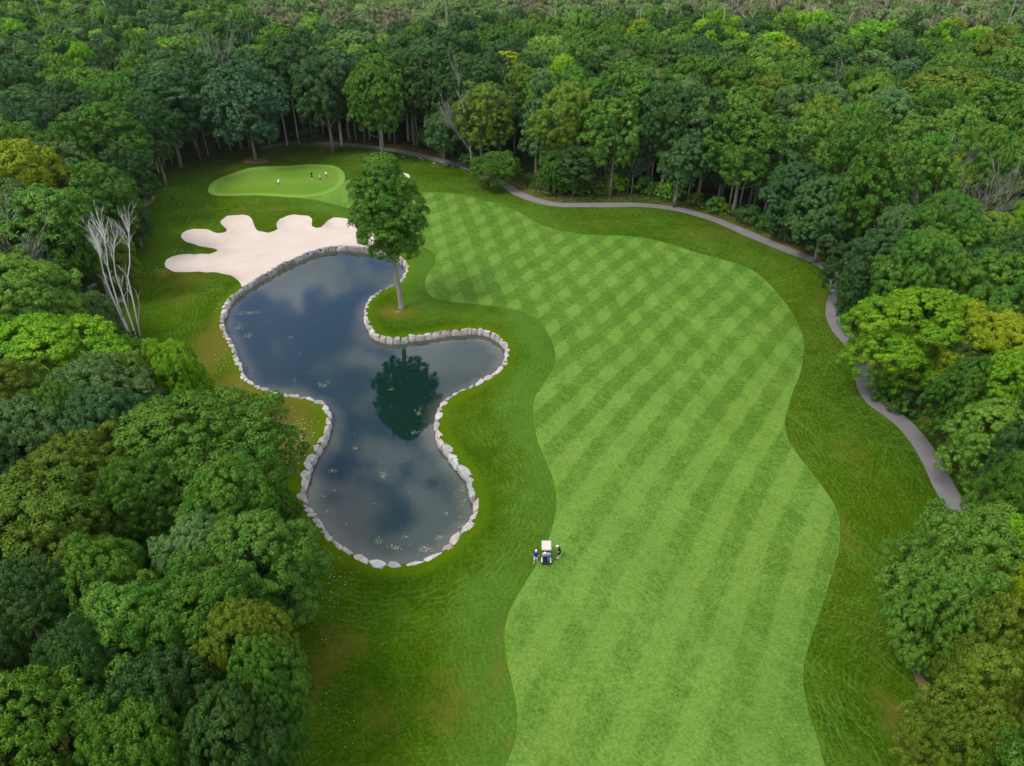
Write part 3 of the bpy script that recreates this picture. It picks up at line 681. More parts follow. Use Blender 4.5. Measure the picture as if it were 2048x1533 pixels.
LOWC = [(crown_mesh(91 + i, rr, a, b, sh, 40, .50, .155, .80, gap=.04), rr, b) for i, (sh, rr, a, b) in enumerate(LSH)]
TRL = [limb_mesh(20 + i, rr, a, b * .72, .26, nb=4) for i, (sh, rr, a, b) in enumerate(LSH)]
SPARSE = [crown_mesh(71 + i, 5.5, 4, 18, 'oval', 24, .5, .3, .75, gap=.45) for i in range(2)]

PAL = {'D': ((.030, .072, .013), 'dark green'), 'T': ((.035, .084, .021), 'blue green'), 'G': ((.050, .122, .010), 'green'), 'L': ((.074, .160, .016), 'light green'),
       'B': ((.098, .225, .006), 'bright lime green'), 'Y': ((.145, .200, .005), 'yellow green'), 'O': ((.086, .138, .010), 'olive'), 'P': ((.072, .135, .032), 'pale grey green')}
trees = []      # x, y, r, h, colour key, px, py, k, shape
def T(cx, cy, wpx, c, h=17, sh=None, name=None, vis=None):
    low = (cy > 325 and cx > 1500) or (cy > 640 and cx < 700) or h <= 9
    if low: h = min(h, 14) * .95
    zc = h * (.55 if low else .62)
    x, y = G(cx, cy, zc)
    k = P(x, y, zc)[2]; r_ = wpx / k / 2 * 1.05
    trees.append([x, y, r_, h, c, cx, cy, k, sh, name])
# left woods, near
for a in [(115,740,260,'B',17,1),(205,835,200,'P',17,0),(345,785,110,'B',13,3),(280,800,110,'O',13,2),(405,925,320,'G',17,1),(150,885,120,'L',16,0),(40,935,200,'P',17,3),(165,985,200,'O',16,0),(130,1095,280,'O',17,3),
          (455,1060,190,'G',15,0),(300,1020,150,'G',16,2),(500,1190,220,'L',17,1),(400,1160,160,'P',17,6),(255,1195,190,'G',17,0),(400,1290,230,'G',18,3),(70,1270,200,'D',17,1),(260,1340,230,'L',17,0),(520,1330,150,'O',15,6),(530,1390,130,'G',14,2),
          (20,1390,170,'D',17,0),(130,1490,230,'G',18,1),(350,1450,220,'D',16,0),(525,1470,120,'G',13,2),(450,1530,180,'D',16,1),(260,1570,200,'G',17,3),(-10,1020,150,'T',16,0),(10,1160,130,'D',16,2),(-30,1540,160,'G',17,2),(580,1150,90,'D',11,2),(180,1400,150,'D',16,6),
          (560,1040,70,'G',9,2),(590,1130,70,'D',9,0)]: T(*a)
# left woods, middle
for a in [(110,600,95,'G',11,3),(205,640,75,'P',8,5),(150,650,60,'P',8,2),(260,720,70,'G',8,0),(110,470,170,'L',17,0),(20,460,130,'P',17,1),(175,470,80,'G',17,2),(200,400,110,'G',16,6),(215,300,150,'G',19,6),(255,350,80,'D',15,2),(235,410,90,'G',14,2),
          (120,370,120,'P',17,0),(70,330,110,'L',17,3),(20,300,80,'Y',16,2),(60,250,130,'T',18,0),(170,215,150,'G',19,1),(235,240,110,'G',19,6),(20,380,110,'G',17,0),(205,505,90,'O',7,5),(235,545,70,'O',6,5),(270,455,60,'D',7,0),(250,440,70,'D',9,3),
          (300,260,90,'D',18,2)]: T(*a)
# behind the green
for a in [(330,215,120,'T',20,2),(365,190,80,'D',19,6),(410,180,110,'D',19,0),(590,150,90,'D',21,2),(650,190,100,'T',20,0),(755,210,105,'G',19,5),(715,130,110,'P',20,3),(560,110,80,'G',20,2),(640,90,100,'L',20,0),(820,180,90,'D',20,6),(870,150,100,'T',21,6),(905,210,70,'D',17,2),
          (881,262,58,'T',10,5),(960,240,110,'O',18,0),(990,338,90,'G',7,5),(1075,230,90,'P',21,4),(1130,250,100,'O',20,6),(1030,200,70,'O',19,2),(1150,330,80,'D',10,2),(1110,340,70,'G',9,5),(1200,235,80,'G',19,2),(1250,200,120,'G',20,0),(1260,320,60,'T',10,2),
          (1310,250,110,'T',19,2),(1395,250,110,'D',19,0),(1460,205,120,'G',21,6),(1360,330,90,'T',13,3),(1330,160,100,'D',20,0),(1180,130,90,'G',20,3),(1520,300,80,'D',17,2),(1545,350,80,'T',15,6),(1600,220,90,'G',20,0),(1630,280,110,'O',19,3),(1450,320,70,'D',14,2)]: T(*a)
# right woods
for a in [(1590,400,110,'T',16,2),(1700,300,110,'L',19,3),(1665,345,90,'D',17,0),(1720,400,140,'L',18,0),(1650,440,120,'T',15,6),(1800,330,120,'B',19,0),(1765,260,110,'P',19,3),(1880,220,180,'O',20,1),(1985,245,150,'G',20,0),(1960,340,170,'O',19,3),(2030,350,110,'L',18,2),(1900,300,90,'L',19,2),
          (1750,550,130,'T',16,2),(1690,545,70,'D',10,0),(1850,560,160,'L',18,0),(1960,520,170,'L',18,1),(1800,500,90,'P',17,3),(2040,490,110,'B',18,0),(1822,680,212,'B',17,0),(1715,600,60,'D',9,2),(1910,640,120,'G',16,3),(2010,640,150,'L',17,0),(1990,730,170,'Y',17,3),(1945,745,100,'D',13,2),
          (1935,805,140,'G',12,0),(2020,820,140,'B',16,2),(1990,905,175,'L',11,1),(2050,930,110,'D',16,0),(1900,1150,245,'L',14,0),(2020,1040,150,'G',17,3),(2020,1150,150,'B',16,2),(1890,1230,170,'L',13,3),(1990,1320,170,'O',15,2),(1960,1430,200,'O',14,4),(2050,1480,120,'O',16,6),(1900,1330,70,'D',6,5),(2050,1270,120,'Y',16,2),(1940,1540,160,'O',13,2),
          (2020,440,110,'G',15,5)]: T(*a)
NMAN = len(trees)

# fill the rest of the woods
def fill():
    r = np.random.default_rng(3)
    cand = []
    for y in np.arange(6, 420, 2.2):
        xm = (y * math.cos(th) + 32 * math.sin(th)) * 1100 / F + 6
        for x in np.arange(-xm, xm, 2.2): cand.append((x + r.uniform(-1.1, 1.1), y + r.uniform(-1.1, 1.1)))
    cand = np.array(cand); r.shuffle(cand)
    cand = cand[~inside(cand, rough) & (dist_to(cand, rough) > 1.5) & (dist_to(cand, path_pg) > 2.0)]
    grid = {}
    def put(t): grid.setdefault((int(t[0] // 12), int(t[1] // 12)), []).append(t)
    for t in trees: put(t)
    for a in ((1900, 430, 9, 6.5), (1850, 440, 9, 4), (50, 570, 7, 5), (440, 120, 17, 4), (1590, 170, 17, 3)):
        q_ = G(a[0], a[1], a[2]); put([q_[0], q_[1], a[3]])
    cn = {}
    for x, y in cand:
        d = math.hypot(x, y); far = d > 205
        rr = r.uniform(3.8, 6.4) if not far else r.uniform(3.5, 6.0)
        ok = True
        for i in range(int(x // 12) - 1, int(x // 12) + 2):
            for j in range(int(y // 12) - 1, int(y // 12) + 2):
                for t in grid.get((i, j), ()):
                    if (t[0] - x) ** 2 + (t[1] - y) ** 2 < ((t[2] + rr) * .57) ** 2: ok = False; break
                if not ok: break
            if not ok: break
        if not ok: continue
        h = r.uniform(15.5, 20.5)
        if y < 60: h = r.uniform(13, 17)
        if abs(x) > 50 and y < 100: h = min(h, 17)
        sil = [P(x, y, h), P(x - rr, y, h * .6), P(x + rr, y, h * .6), P(x, y, h * .6), P(x - rr * .7, y, h * .85), P(x + rr * .7, y, h * .85), P(x - rr * .8, y, h * .35), P(x + rr * .8, y, h * .35)]
        q = np.array([s[:2] for s in sil])
        if inside(q, CLEAR).any(): continue
        px, py, k = P(x, y, h * .62)
        if px < -120 or px > 2170 or py > 1720: continue
        c = pick(px, py, r)
        t = [x, y, rr, h, c, px, py, k, None, None]; trees.append(t); put(t)
def pick(px, py, r):
    f = math.sin(px * .011 + 1.3) * math.sin(py * .023 + px * .004) + .6 * math.sin(px * .031 + py * .017 + 2)
    u = r.random()
    if py < 130 and px > 1400 and u < .30: return 'B'
    if py < 170 and px < 420 and u < .22: return 'B' if u < .12 else 'P'
    if px < 1000 and 80 < py < 300: return 'D' if u < .42 else ('T' if u < .72 else ('G' if u < .92 else 'L'))
    if f > .75: return 'L' if u < .6 else ('B' if u < .74 else ('O' if u < .84 else 'G'))
    if f < -.6: return 'D' if u < .5 else 'T'
    return 'G' if u < .46 else ('D' if u < .64 else ('L' if u < .82 else ('O' if u < .87 else ('P' if u < .98 else 'Y'))))
fill()

# which ones are seen largest
order = sorted(range(len(trees)), key=lambda i: (0 if i < NMAN else 1, -trees[i][2] * trees[i][7]))
keep = set(order[:285])
def region(px, py):
    if py > 1000 and px < 700: return 'near left woods'
    if px < 330 and py > 380: return 'left woods beside the pond'
    if py > 950 and px > 1500: return 'near right woods'
    if py > 420 and px > 1500: return 'right woods along the path'
    if px < 330: return 'far left woods'
    if px < 960: return 'woods behind the green'
    if px < 1500: return 'woods behind the fairway'
    return 'far right woods'
def colr(c, r):
    # c: palette key
    b = PAL[c][0]; v = r.uniform(.82, 1.2); h_ = r.uniform(-.10, .10)
    return (b[0] * v * (1 + h_), b[1] * v, b[2] * v * (1 - h_), 1)
rt = random.Random(9)
far_parts = []
for i, t in enumerate(trees):
    x, y, rr, h, c, px, py, k, sh, nm = t
    j = sh if sh is not None else rt.randrange(len(SH))
    rz = rt.uniform(0, 6.28); col = colr(c, rt); zr = h / SH[j][3]
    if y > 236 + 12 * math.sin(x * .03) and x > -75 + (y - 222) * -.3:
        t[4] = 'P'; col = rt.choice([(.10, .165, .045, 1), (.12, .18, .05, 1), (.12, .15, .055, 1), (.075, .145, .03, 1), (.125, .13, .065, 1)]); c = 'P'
    if i in keep:
        d = math.hypot(math.hypot(x, y), H - h)
        lvl = HI if d < 115 else MID
        if d > 185: lvl = LO
        low = i < NMAN and ((py > 325 and px > 1500) or (py > 640 and px < 700) or h <= 9)
        if low or (d < 80 and i >= NMAN): lvl = LOWC
        me, pr, ph = lvl[j]; zr = h / ph
        size = 'broad ' if rr > 5.6 else ('small ' if rr < 3.0 else ('tall ' if h > 18.5 else ''))
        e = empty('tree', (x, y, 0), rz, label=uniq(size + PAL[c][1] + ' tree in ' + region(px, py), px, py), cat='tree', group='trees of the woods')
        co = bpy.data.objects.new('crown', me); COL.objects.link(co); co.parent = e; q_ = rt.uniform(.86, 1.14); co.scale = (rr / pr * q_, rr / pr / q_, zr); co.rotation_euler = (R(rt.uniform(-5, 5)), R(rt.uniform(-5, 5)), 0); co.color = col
        tk = bpy.data.objects.new('trunk', TRL[j] if lvl is LOWC else TR[j]); COL.objects.link(tk); tk.parent = e; s_ = max(.8, min(1.25, rr / 6 + .3)); tk.scale = (s_, s_, zr)
    else:
        far_parts.append((x, y, rr, h, j, rz, col))
# everything farther off: one mass
def far_mass():
    prot = bpy.data.collections.new('far_crowns')
    M_LF = leaf_mat('leaves_distant', True, 'INSTANCER')
    for j in range(len(SH)):
        me = LO[j][0].copy(); me.materials.clear(); me.materials.append(M_LF)
        prot.objects.link(bpy.data.objects.new('far_crown_%s' % 'abcdefghij'[j], me))
    n = len(far_parts); A = far_parts
    me = bpy.data.meshes.new('distant_forest'); me.vertices.add(n)
    me.vertices.foreach_set('co', np.array([(a[0], a[1], 0) for a in A], np.float32).ravel())
    def at(nm, typ, data, key):
        q = me.attributes.new(nm, typ, 'POINT'); q.data.foreach_set(key, np.asarray(data).ravel())
    at('idx', 'INT', np.array([a[4] for a in A], np.int32), 'value')
    at('rot', 'FLOAT_VECTOR', np.array([(.0, .0, a[5]) for a in A], np.float32), 'vector')
    rs = np.random.default_rng(8)
    at('scl', 'FLOAT_VECTOR', np.array([(a[2] / SH[a[4]][1] * rs.uniform(.9, 1.12), a[2] / SH[a[4]][1] * rs.uniform(.9, 1.12), a[3] / SH[a[4]][3]) for a in A], np.float32), 'vector')
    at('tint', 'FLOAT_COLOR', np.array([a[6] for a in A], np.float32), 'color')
    o = bpy.data.objects.new('distant_forest', me); COL.objects.link(o)
    g = bpy.data.node_groups.new('forest_scatter', 'GeometryNodeTree')
    g.interface.new_socket('Geometry', in_out='INPUT', socket_type='NodeSocketGeometry'); g.interface.new_socket('Geometry', in_out='OUTPUT', socket_type='NodeSocketGeometry')
    N = g.nodes.new; K = g.links.new
    gi, go = N('NodeGroupInput'), N('NodeGroupOutput'); ci = N('GeometryNodeCollectionInfo'); ci.inputs['Collection'].default_value = prot; ci.inputs['Separate Children'].default_value = True; ci.inputs['Reset Children'].default_value = True
    ip = N('GeometryNodeInstanceOnPoints'); ip.inputs['Pick Instance'].default_value = True
    def na(nm, typ):
        q = N('GeometryNodeInputNamedAttribute'); q.data_type = typ; q.inputs['Name'].default_value = nm; return q.outputs['Attribute']
    K(gi.outputs[0], ip.inputs['Points']); K(ci.outputs[0], ip.inputs['Instance']); K(na('idx', 'INT'), ip.inputs['Instance Index'])
    K(na('rot', 'FLOAT_VECTOR'), ip.inputs['Rotation']); K(na('scl', 'FLOAT_VECTOR'), ip.inputs['Scale']); K(ip.outputs[0], go.inputs[0])
    md = o.modifiers.new('scatter', 'NODES'); md.node_group = g
    print('far trees', n)
    tag(o, kind='stuff', label='mass of leafy treetops far off at the top of the photo', cat='forest')
far_mass()
print('trees', len(trees), 'manual', NMAN)

# ------------------------------------------------------------------ trees with a character of their own
def PV(px, py, Y):
    """photo pixel -> point on the upright plane at distance Y"""
    u, v = (px - 1024) / F, (py - 766.5) / F
    dy, dz = math.cos(th) - v * math.sin(th), -(math.sin(th) + v * math.cos(th)); s = Y / dy
    return Vector((u * s, Y, H + dz * s))
# the maple on the point
def maple():
    bx, by = G(803, 617)
    e = empty('maple_tree', (bx, by, 0), 0, label='lone full maple on the grassy point, mirrored in the pond', cat='tree')
    V, Fc, v, lv = crown_arrays(201, 4.3, 7.4, 22.0, 'maple', 76, .52, .18, 1.15, gap=.0)
    zr = V[:, 2]; V[:, 0] += -.62 - (zr - 14) * .02
    o = link_mesh('crown', V, Fc, [M_LEAF], e, attrs={'v': ('FACE', 'FLOAT', v), 'lv': ('FACE', 'FLOAT', lv)}); o.color = (.050, .122, .010, 1)
    m = MB(); m.tube([(0, 0, -.2), (0, 0, .25), (-.03, 0, 1.2), (-.12, 0, 3.5), (-.3, 0, 6), (-.42, 0, 8.2), (-.55, .1, 11), (-.6, 0, 15), (-.6, 0, 18)], [.58, .42, .36, .34, .31, .29, .22, .14, .05], 12)
    r = random.Random(3)
    for i in range(12):
        z = r.uniform(7.6, 14); a = i * 2.4; q = Vector((-.45, 0, z)); t = q + Vector((math.cos(a) * 3.3, math.sin(a) * 3.3, r.uniform(1.5, 3.5)))
        m.tube([q, (q + t) / 2 + Vector((0, 0, -.3)), t], [.15, .1, .03], 6)
    m.build('trunk', bark('maple_bark', (.20, .175, .15), .3, 5), e, True)
maple()
# blue green tree in its own ring of mulch behind the green
def ring_tree():
    bx, by = G(512, 325)
    e = empty('tree', (bx, by, 0), .6, label='blue green spreading tree in a mulch ring behind the putting green', cat='tree')
    V, Fc, v, lv = crown_arrays(207, 7.6, 3.8, 20.5, 'dome', 44, .62, .33, 1.0, gap=.04)
    o = link_mesh('crown', V, Fc, [M_LEAF], e, attrs={'v': ('FACE', 'FLOAT', v), 'lv': ('FACE', 'FLOAT', lv)}); o.color = (.036, .090, .032, 1)
    o = link_mesh('trunk', *[[], []], [M_BARK], e); o.data = TR[0]; o.scale = (1.25, 1.25, 1.05)
ring_tree()

TW = [.017]
def branch(m, p, d, ln, rad, depth, r, tips, spread=.55, up=.25, bend=.25):
    """a bare limb and its side limbs"""
    n = 4; pts = [p]; rs = [rad]; q = Vector(p); dd = Vector(d).normalized()
    for i in range(n):
        dd = (dd + Vector((r.uniform(-bend, bend), r.uniform(-bend, bend), r.uniform(-bend * .5, bend * .5) + up * .15))).normalized()
        q = q + dd * ln / n; pts.append(q.copy()); rs.append(rad * (1 - .7 * (i + 1) / n))
    m.tube(pts, rs, 5 if rad > .04 else 3, cap=False)
    if depth == 0: tips.append(q.copy()); return
    for k in range(r.randint(3, 4)):
        t = r.randint(1, n); b = pts[t]
        e = (dd + Vector((r.uniform(-1, 1), r.uniform(-1, 1), r.uniform(-.2, .7))) * spread).normalized()
        branch(m, b, e, ln * r.uniform(.5, .75), max(rs[t] * .62, TW[0]), depth - 1, r, tips, spread, up, bend)
def leaf_puffs(name, pts, rad, leaf, per, parent, color, seed=0):
    r = np.random.default_rng(seed); pts = np.array([tuple(p) for p in pts]); n = len(pts) * per
    c = np.repeat(pts, per, 0) + unit(n, r) * rad * r.uniform(.2, 1, (n, 1)); nor = unit(n, r) + np.array([0, 0, .6]); nor /= np.linalg.norm(nor, axis=1)[:, None]
    tx = np.cross(nor, unit(n, r)); tx /= np.linalg.norm(tx, axis=1)[:, None]; ty = np.cross(nor, tx); s = leaf * .5
    Q = np.stack([c - tx * s, c - ty * s * .7, c + tx * s, c + ty * s * .7], 1).reshape(-1, 3)
    o = link_mesh(name, Q, np.arange(n * 4).reshape(n, 4), [M_LEAF], parent, attrs={'v': ('FACE', 'FLOAT', r.random(n)), 'lv': ('FACE', 'FLOAT', r.random(n))}); o.color = color
    return o
# dead birch clump on the left bank, stem by stem
def birch():
    b0 = G(270, 692); Y0 = b0[1]
    e = empty('birch_tree', (b0[0], Y0, 0), 0, label='bare white birch clump of five leaning stems on the left bank', cat='tree')
    org = Vector((b0[0], Y0, 0)); z = 4.79
    def c(x, y, dy=0): return PV(150 + x / z, 400 + y / z, Y0 + dy) - org
    stems = [([(548, 1375), (470, 1190), (380, 985), (320, 840), (270, 690), (245, 560), (235, 480)], .20, .0, -2.0),
             ([(556, 1368), (490, 1200), (415, 1010), (355, 800), (315, 640), (300, 480), (285, 400)], .17, .3, 1.0),
             ([(605, 1400), (560, 1240), (495, 1040), (440, 860), (390, 720), (375, 600), (370, 520)], .19, -.4, -1.0),
             ([(612, 1320), (585, 1110), (550, 940), (505, 740), (525, 610), (522, 470), (515, 340)], .17, .4, 2.0),
             ([(618, 1310), (608, 1180), (612, 1080), (616, 1000)], .07, .7, .5), ([(512, 1050), (503, 930), (500, 800)], .05, .0, .5)]
    r = random.Random(12)
    for pts, rad, d0, d1 in stems:
        n = len(pts); m = MB(); q = [c(x, y, d0 + (d1 - d0) * (i / (n - 1)) ** 1.5) for i, (x, y) in enumerate(pts)]
        if pts[0][1] > 1290: q[0].z = -.1
        m.tube(q, [rad * .66 * (1 - .66 * i / (n - 1)) for i in range(n)], 8)
        tips = []
        if rad > .1:
            for k in range(6):
                t = r.randint(2, n - 1); b = q[t]; s_ = -1 if k % 2 else 1
                dr = Vector((s_ * r.uniform(.1, .55), r.uniform(-.5, .5), r.uniform(.8, 1.3)))
                branch(m, b, dr, r.uniform(1.6, 3.0) * (1 if t > 3 else .5), rad * .20, 2, r, tips, .7, .5, .2)
            for k in range(3): branch(m, q[-1], Vector((r.uniform(-.3, .3), r.uniform(-.4, .4), 1)), r.uniform(1.6, 2.8), rad * .28, 2, r, tips, .6, .5, .18)
        else: branch(m, q[-1], Vector((.2, 0, 1)), 1.8, rad * .5, 1, r, tips)
        m.build('stem', M_BIRCH, e, True)
    leaf_puffs('base_shoots', [Vector((.5 + r.uniform(-.6, 1.0), r.uniform(-.5, .5), r.uniform(.1, .9))) for _ in range(26)], .35, .2, 26, e, (.05, .12, .015, 1), 5)
birch()
TW[0] = .03
def bare(px, py, h, rad, n, label, seed, lean=(0, 0), leaves=None, mat=None, ln=.5, spread=.6):
    x, y = G(px, py); e = empty('bare_tree', (x, y, 0), 0, label=label, cat='tree'); r = random.Random(seed); m = MB(); tips = []
    m.tube([(0, 0, -.2), (lean[0] * .15, lean[1] * .15, h * .2), (lean[0] * .4, lean[1] * .4, h * .42)], [rad, rad * .8, rad * .6], 8)
    m.build('trunk', mat or M_DEAD, e, True); m = MB()
    b = Vector((lean[0] * .4, lean[1] * .4, h * .42))
    for i in range(n):
        a = i * 2.4; d = Vector((math.cos(a) * .55 + lean[0] / h, math.sin(a) * .55 + lean[1] / h, 1.0)); s0 = b * r.uniform(.55, 1)
        branch(m, s0, d, h * ln * r.uniform(.75, 1.1), rad * .42, 3, r, tips, spread, .3, .22)
    m.build('branches', mat or M_DEAD, e, True)
    if leaves: leaf_puffs('leaves', [t for t in tips if r.random() < leaves[1]], .5, .22, leaves[2], e, leaves[0], seed)
_q = P(*G(62, 575, 6), 0)
bare(_q[0], _q[1], 12.5, .22, 9, 'thin half bare grey tree above the bright left treetop', 3, (-1.5, 0), ((.06, .115, .04, 1), .35, 10))
bare(25, 640, 8, .16, 5, 'leaning bare grey tree at the left photo edge', 8, (-2.5, 1))
bare(445, 268, 20.5, .2, 6, 'bare grey treetop rising behind the mulch ring tree', 5, (0, 0), None, None, .48, .5)
_q = P(*G(1880, 445, 7), 0)
bare(_q[0], _q[1], 13, .30, 11, 'bare grey twiggy tree bent rightward among the right woods', 6, (6, 1), None, None, .62, .6)
bare(1815, 560, 13, .22, 6, 'greyish half bare tree left of the bent bare tree', 9, (-1.5, 0), ((.08, .13, .045, 1), .3, 8), None, .5)
bare(945, 352, 18, .16, 5, 'half bare pale topped tree above the path bend', 11, (-1, 0), ((.07, .10, .03, 1), .3, 8), None, .42)
bare(1600, 330, 19, .25, 7, 'pale half bare tree in the far right woods', 14, (0, 0), ((.10, .16, .02, 1), .4, 10), None, .42)
bare(1250, 380, 12, .14, 4, 'slim bare grey tree beside the tall pale trunk', 15, (-2, 0), None, None, .4)
def slim(px, py, h, label, col, seed, rad=.13):
    x, y = G(px, py); e = empty('sapling', (x, y, 0), seed, label=label, cat='tree'); r = random.Random(seed); m = MB(); tips = []
    m.tube([(0, 0, -.1), (.05, 0, h * .4), (0, 0, h * .92)], [rad, rad * .7, rad * .2], 7)
    for i in range(14):
        z = h * r.uniform(.35, .9); a = i * 2.4; branch(m, Vector((0, 0, z)), Vector((math.cos(a), math.sin(a), .7)), (h * 1.02 - z) * .5 + .5, rad * .3, 1, r, tips, .6, .3, .2)
    m.build('trunk', bark('pale_bark', (.36, .33, .29)), e, True); leaf_puffs('crown', tips, .55, .24, 16, e, col, seed)
slim(1457, 420, 10, 'slim pale sapling beside the path with thin light foliage', (.075, .15, .03, 1), 2)
slim(1263, 388, 9, 'thin pale stemmed sapling right of the tall bare trunk', (.055, .13, .03, 1), 4)
# tall trunks showing under the trees along the wood's edge
def edge_tree(px, py, h, r_, z0, col, label, rad=.3, seed=0, shape='round', rz=0):
    x, y = G(px, py); e = empty('tree', (x, y, 0), rz, label=label, cat='tree')
    V, Fc, v, lv = crown_arrays(300 + seed, r_, z0, h, shape, 30, .62, .34, 1.0, gap=.06)
    o = link_mesh('crown', V, Fc, [M_LEAF], e, attrs={'v': ('FACE', 'FLOAT', v), 'lv': ('FACE', 'FLOAT', lv)}); o.color = PAL[col][0] + (1,)
    m = MB(); m.tube([(0, 0, -.2), (0, 0, 1), (.1, 0, z0), (.1, 0, h * .8)], [rad * 1.25, rad, rad * .85, rad * .2], 9)
    rr = random.Random(seed)
    for i in range(7):
        a = i * 2.4; q = Vector((.1, 0, z0 + i * .5)); t = q + Vector((math.cos(a) * r_ * .6, math.sin(a) * r_ * .6, 2)); m.tube([q, t], [rad * .4, .05], 5)
    m.build('trunk', bark('grey_bark', (.30, .27, .24)), e, True)
edge_tree(1243, 362, 21, 5.5, 9.5, 'G', 'tall green tree on a long pale bare trunk behind the path', .34, 1)
edge_tree(766, 299, 20, 5.6, 6.5, 'G', 'bright layered green tree on a pale trunk beside the path', .28, 2, 'dome')
edge_tree(684, 292, 20, 5.2, 6, 'T', 'blue green tree with forked pale trunk right of the mulch ring', .34, 3)
edge_tree(888, 333, 9.5, 3.4, 3, 'T', 'small rounded tree standing on the near side of the path', .14, 4)
edge_tree(363, 332, 19, 5.5, 5.5, 'T', 'dark blue green tree on a bare trunk at the left wood edge', .24, 5, 'oval')
edge_tree(598, 288, 21, 4.6, 10, 'D', 'dark tree with a long pale trunk right behind the green', .2, 6)
edge_tree(575, 292, 21, 4.2, 11, 'D', 'dark tree with a long bending pale trunk behind the green', .2, 7)
edge_tree(318, 347, 17, 4.4, 6, 'D', 'dark tree on a thin bare trunk left of the green', .18, 8)
edge_tree(817, 282, 20, 4.6, 9, 'D', 'dark tree on a thick trunk standing behind the path', .3, 9)
edge_tree(1526, 436, 12, 3.2, 5, 'T', 'small blue green tree on a thin trunk by the path bend', .12, 10)

# thin trunks in the shade behind the green
def poles():
    r = random.Random(31); m_ = bark('shade_bark', (.22, .19, .16)); mb = MB(); mb.tube([(0, 0, -.2), (.05, 0, 4), (-.05, 0, 9), (0, 0, 13)], [.17, .14, .11, .04], 7); o = mb.build('trunk', m_, None, True); me = o.data; bpy.data.objects.remove(o)
    V, Fc, v, lv = crown_arrays(399, 2.9, 8.5, 16.5, 'round', 14, .7, .42, .9); o = link_mesh('crown', V, Fc, [M_LEAF], None, attrs={'v': ('FACE', 'FLOAT', v), 'lv': ('FACE', 'FLOAT', lv)}); mc = o.data; bpy.data.objects.remove(o)
    for px, py in [(330, 333), (345, 330), (400, 318), (417, 313), (462, 303), (540, 291), (625, 281), (648, 280), (700, 282), (712, 281), (730, 284), (740, 281), (790, 286), (779, 280), (835, 292), (500, 298), (862, 296), (440, 300), (1375, 405), (1395, 408), (1478, 420), (1504, 428), (1345, 398), (1215, 372), (1165, 372), (1300, 385), (1560, 462), (900, 300)]:
        x, y = G(px, py); e = empty('tree', (x, y, 0), r.uniform(0, 6), label=uniq('slender shaded tree on a thin bare trunk', px, py), cat='tree', group='thin trunked trees at the wood edge')
        a = bpy.data.objects.new('trunk', me); COL.objects.link(a); a.parent = e
        b = bpy.data.objects.new('crown', mc); COL.objects.link(b); b.parent = e; b.color = colr(r.choice('DDT'), r); s_ = r.uniform(.9, 1.2); e.scale = (s_, s_, r.uniform(.95, 1.2))
poles()

# ------------------------------------------------------------------ shrubs and undergrowth
def shrub_meshes():
    out = []
    for i in range(4):
        V, Fc, v, lv = crown_arrays(500 + i, 1.6, -.1, 2.4, ['dome', 'round', 'oval', 'dome'][i], 9, .36, .2, 1.0, gap=.1)
        o = link_mesh('foliage', V, Fc, [M_LEAF], None, attrs={'v': ('FACE', 'FLOAT', v), 'lv': ('FACE', 'FLOAT', lv)}); out.append(o.data); bpy.data.objects.remove(o)
    return out
SHR = shrub_meshes()
def shrubs():
    r = random.Random(41)
    L_ = [(1020, 350, 1.2, 'G'), (1095, 378, 1.5, 'G'), (1120, 385, 1.3, 'O'), (1140, 386, 1.7, 'G'), (1160, 388, 1.2, 'T'), (1178, 386, 1.2, 'B'), (1190, 385, 1.5, 'D'), (1205, 388, 1.3, 'L'), (1225, 384, 1.6, 'B'), (1240, 376, 1.5, 'G'), (1285, 388, 1.2, 'L'), (1305, 392, 1.0, 'G'), (1325, 396, 1.1, 'L'), (1345, 400, 1.1, 'B'),
          (1390, 412, .9, 'O'), (1430, 424, 1.2, 'G'), (1450, 430, .8, 'O'), (1485, 440, 1.1, 'T'), (1500, 448, 1.4, 'D'), (1530, 460, 1.2, 'G'), (1560, 474, 1.2, 'D'), (1590, 486, 1.3, 'D'), (1625, 500, 1.4, 'D'), (840, 288, 1.3, 'G'), (860, 296, 1.4, 'L'), (905, 312, 1.4, 'G'), (925, 318, 1.5, 'D'), (945, 338, 1.5, 'D'), (985, 350, 1.8, 'T'),
          (210, 560, 1.3, 'O'), (225, 530, 1.5, 'O'), (245, 505, 1.2, 'O'), (262, 470, 1.4, 'G'), (275, 450, 1.3, 'O'), (150, 655, 1.6, 'P'), (190, 660, 1.4, 'G'), (225, 690, 1.5, 'G'), (255, 712, 1.2, 'D'), (560, 1120, 1.1, 'D'), (572, 1165, 1.3, 'G'), (590, 1215, 1.1, 'D'), (596, 1100, 1.0, 'D'), (1765, 800, 1.1, 'G'), (1800, 826, 1.0, 'D'),
          (1700, 610, 1.1, 'O'), (1712, 640, 1.1, 'O'), (1880, 1345, 1.5, 'D'), (1845, 1320, 1.3, 'D'), (600, 284, 1.1, 'D'), (625, 283, 1.4, 'D')]
    for px, py, s_, c in L_:
        x, y = G(px, py); e = empty('shrub', (x, y, 0), r.uniform(0, 6), label=uniq(PAL[c][1] + ' leafy shrub at the wood edge', px, py), cat='shrub', group='shrubs along the wood edge')
        o = bpy.data.objects.new('foliage', SHR[r.randrange(4)]); COL.objects.link(o); o.parent = e; o.color = colr(c, r); e.scale = (s_, s_, s_ * r.uniform(.8, 1.2))
shrubs()
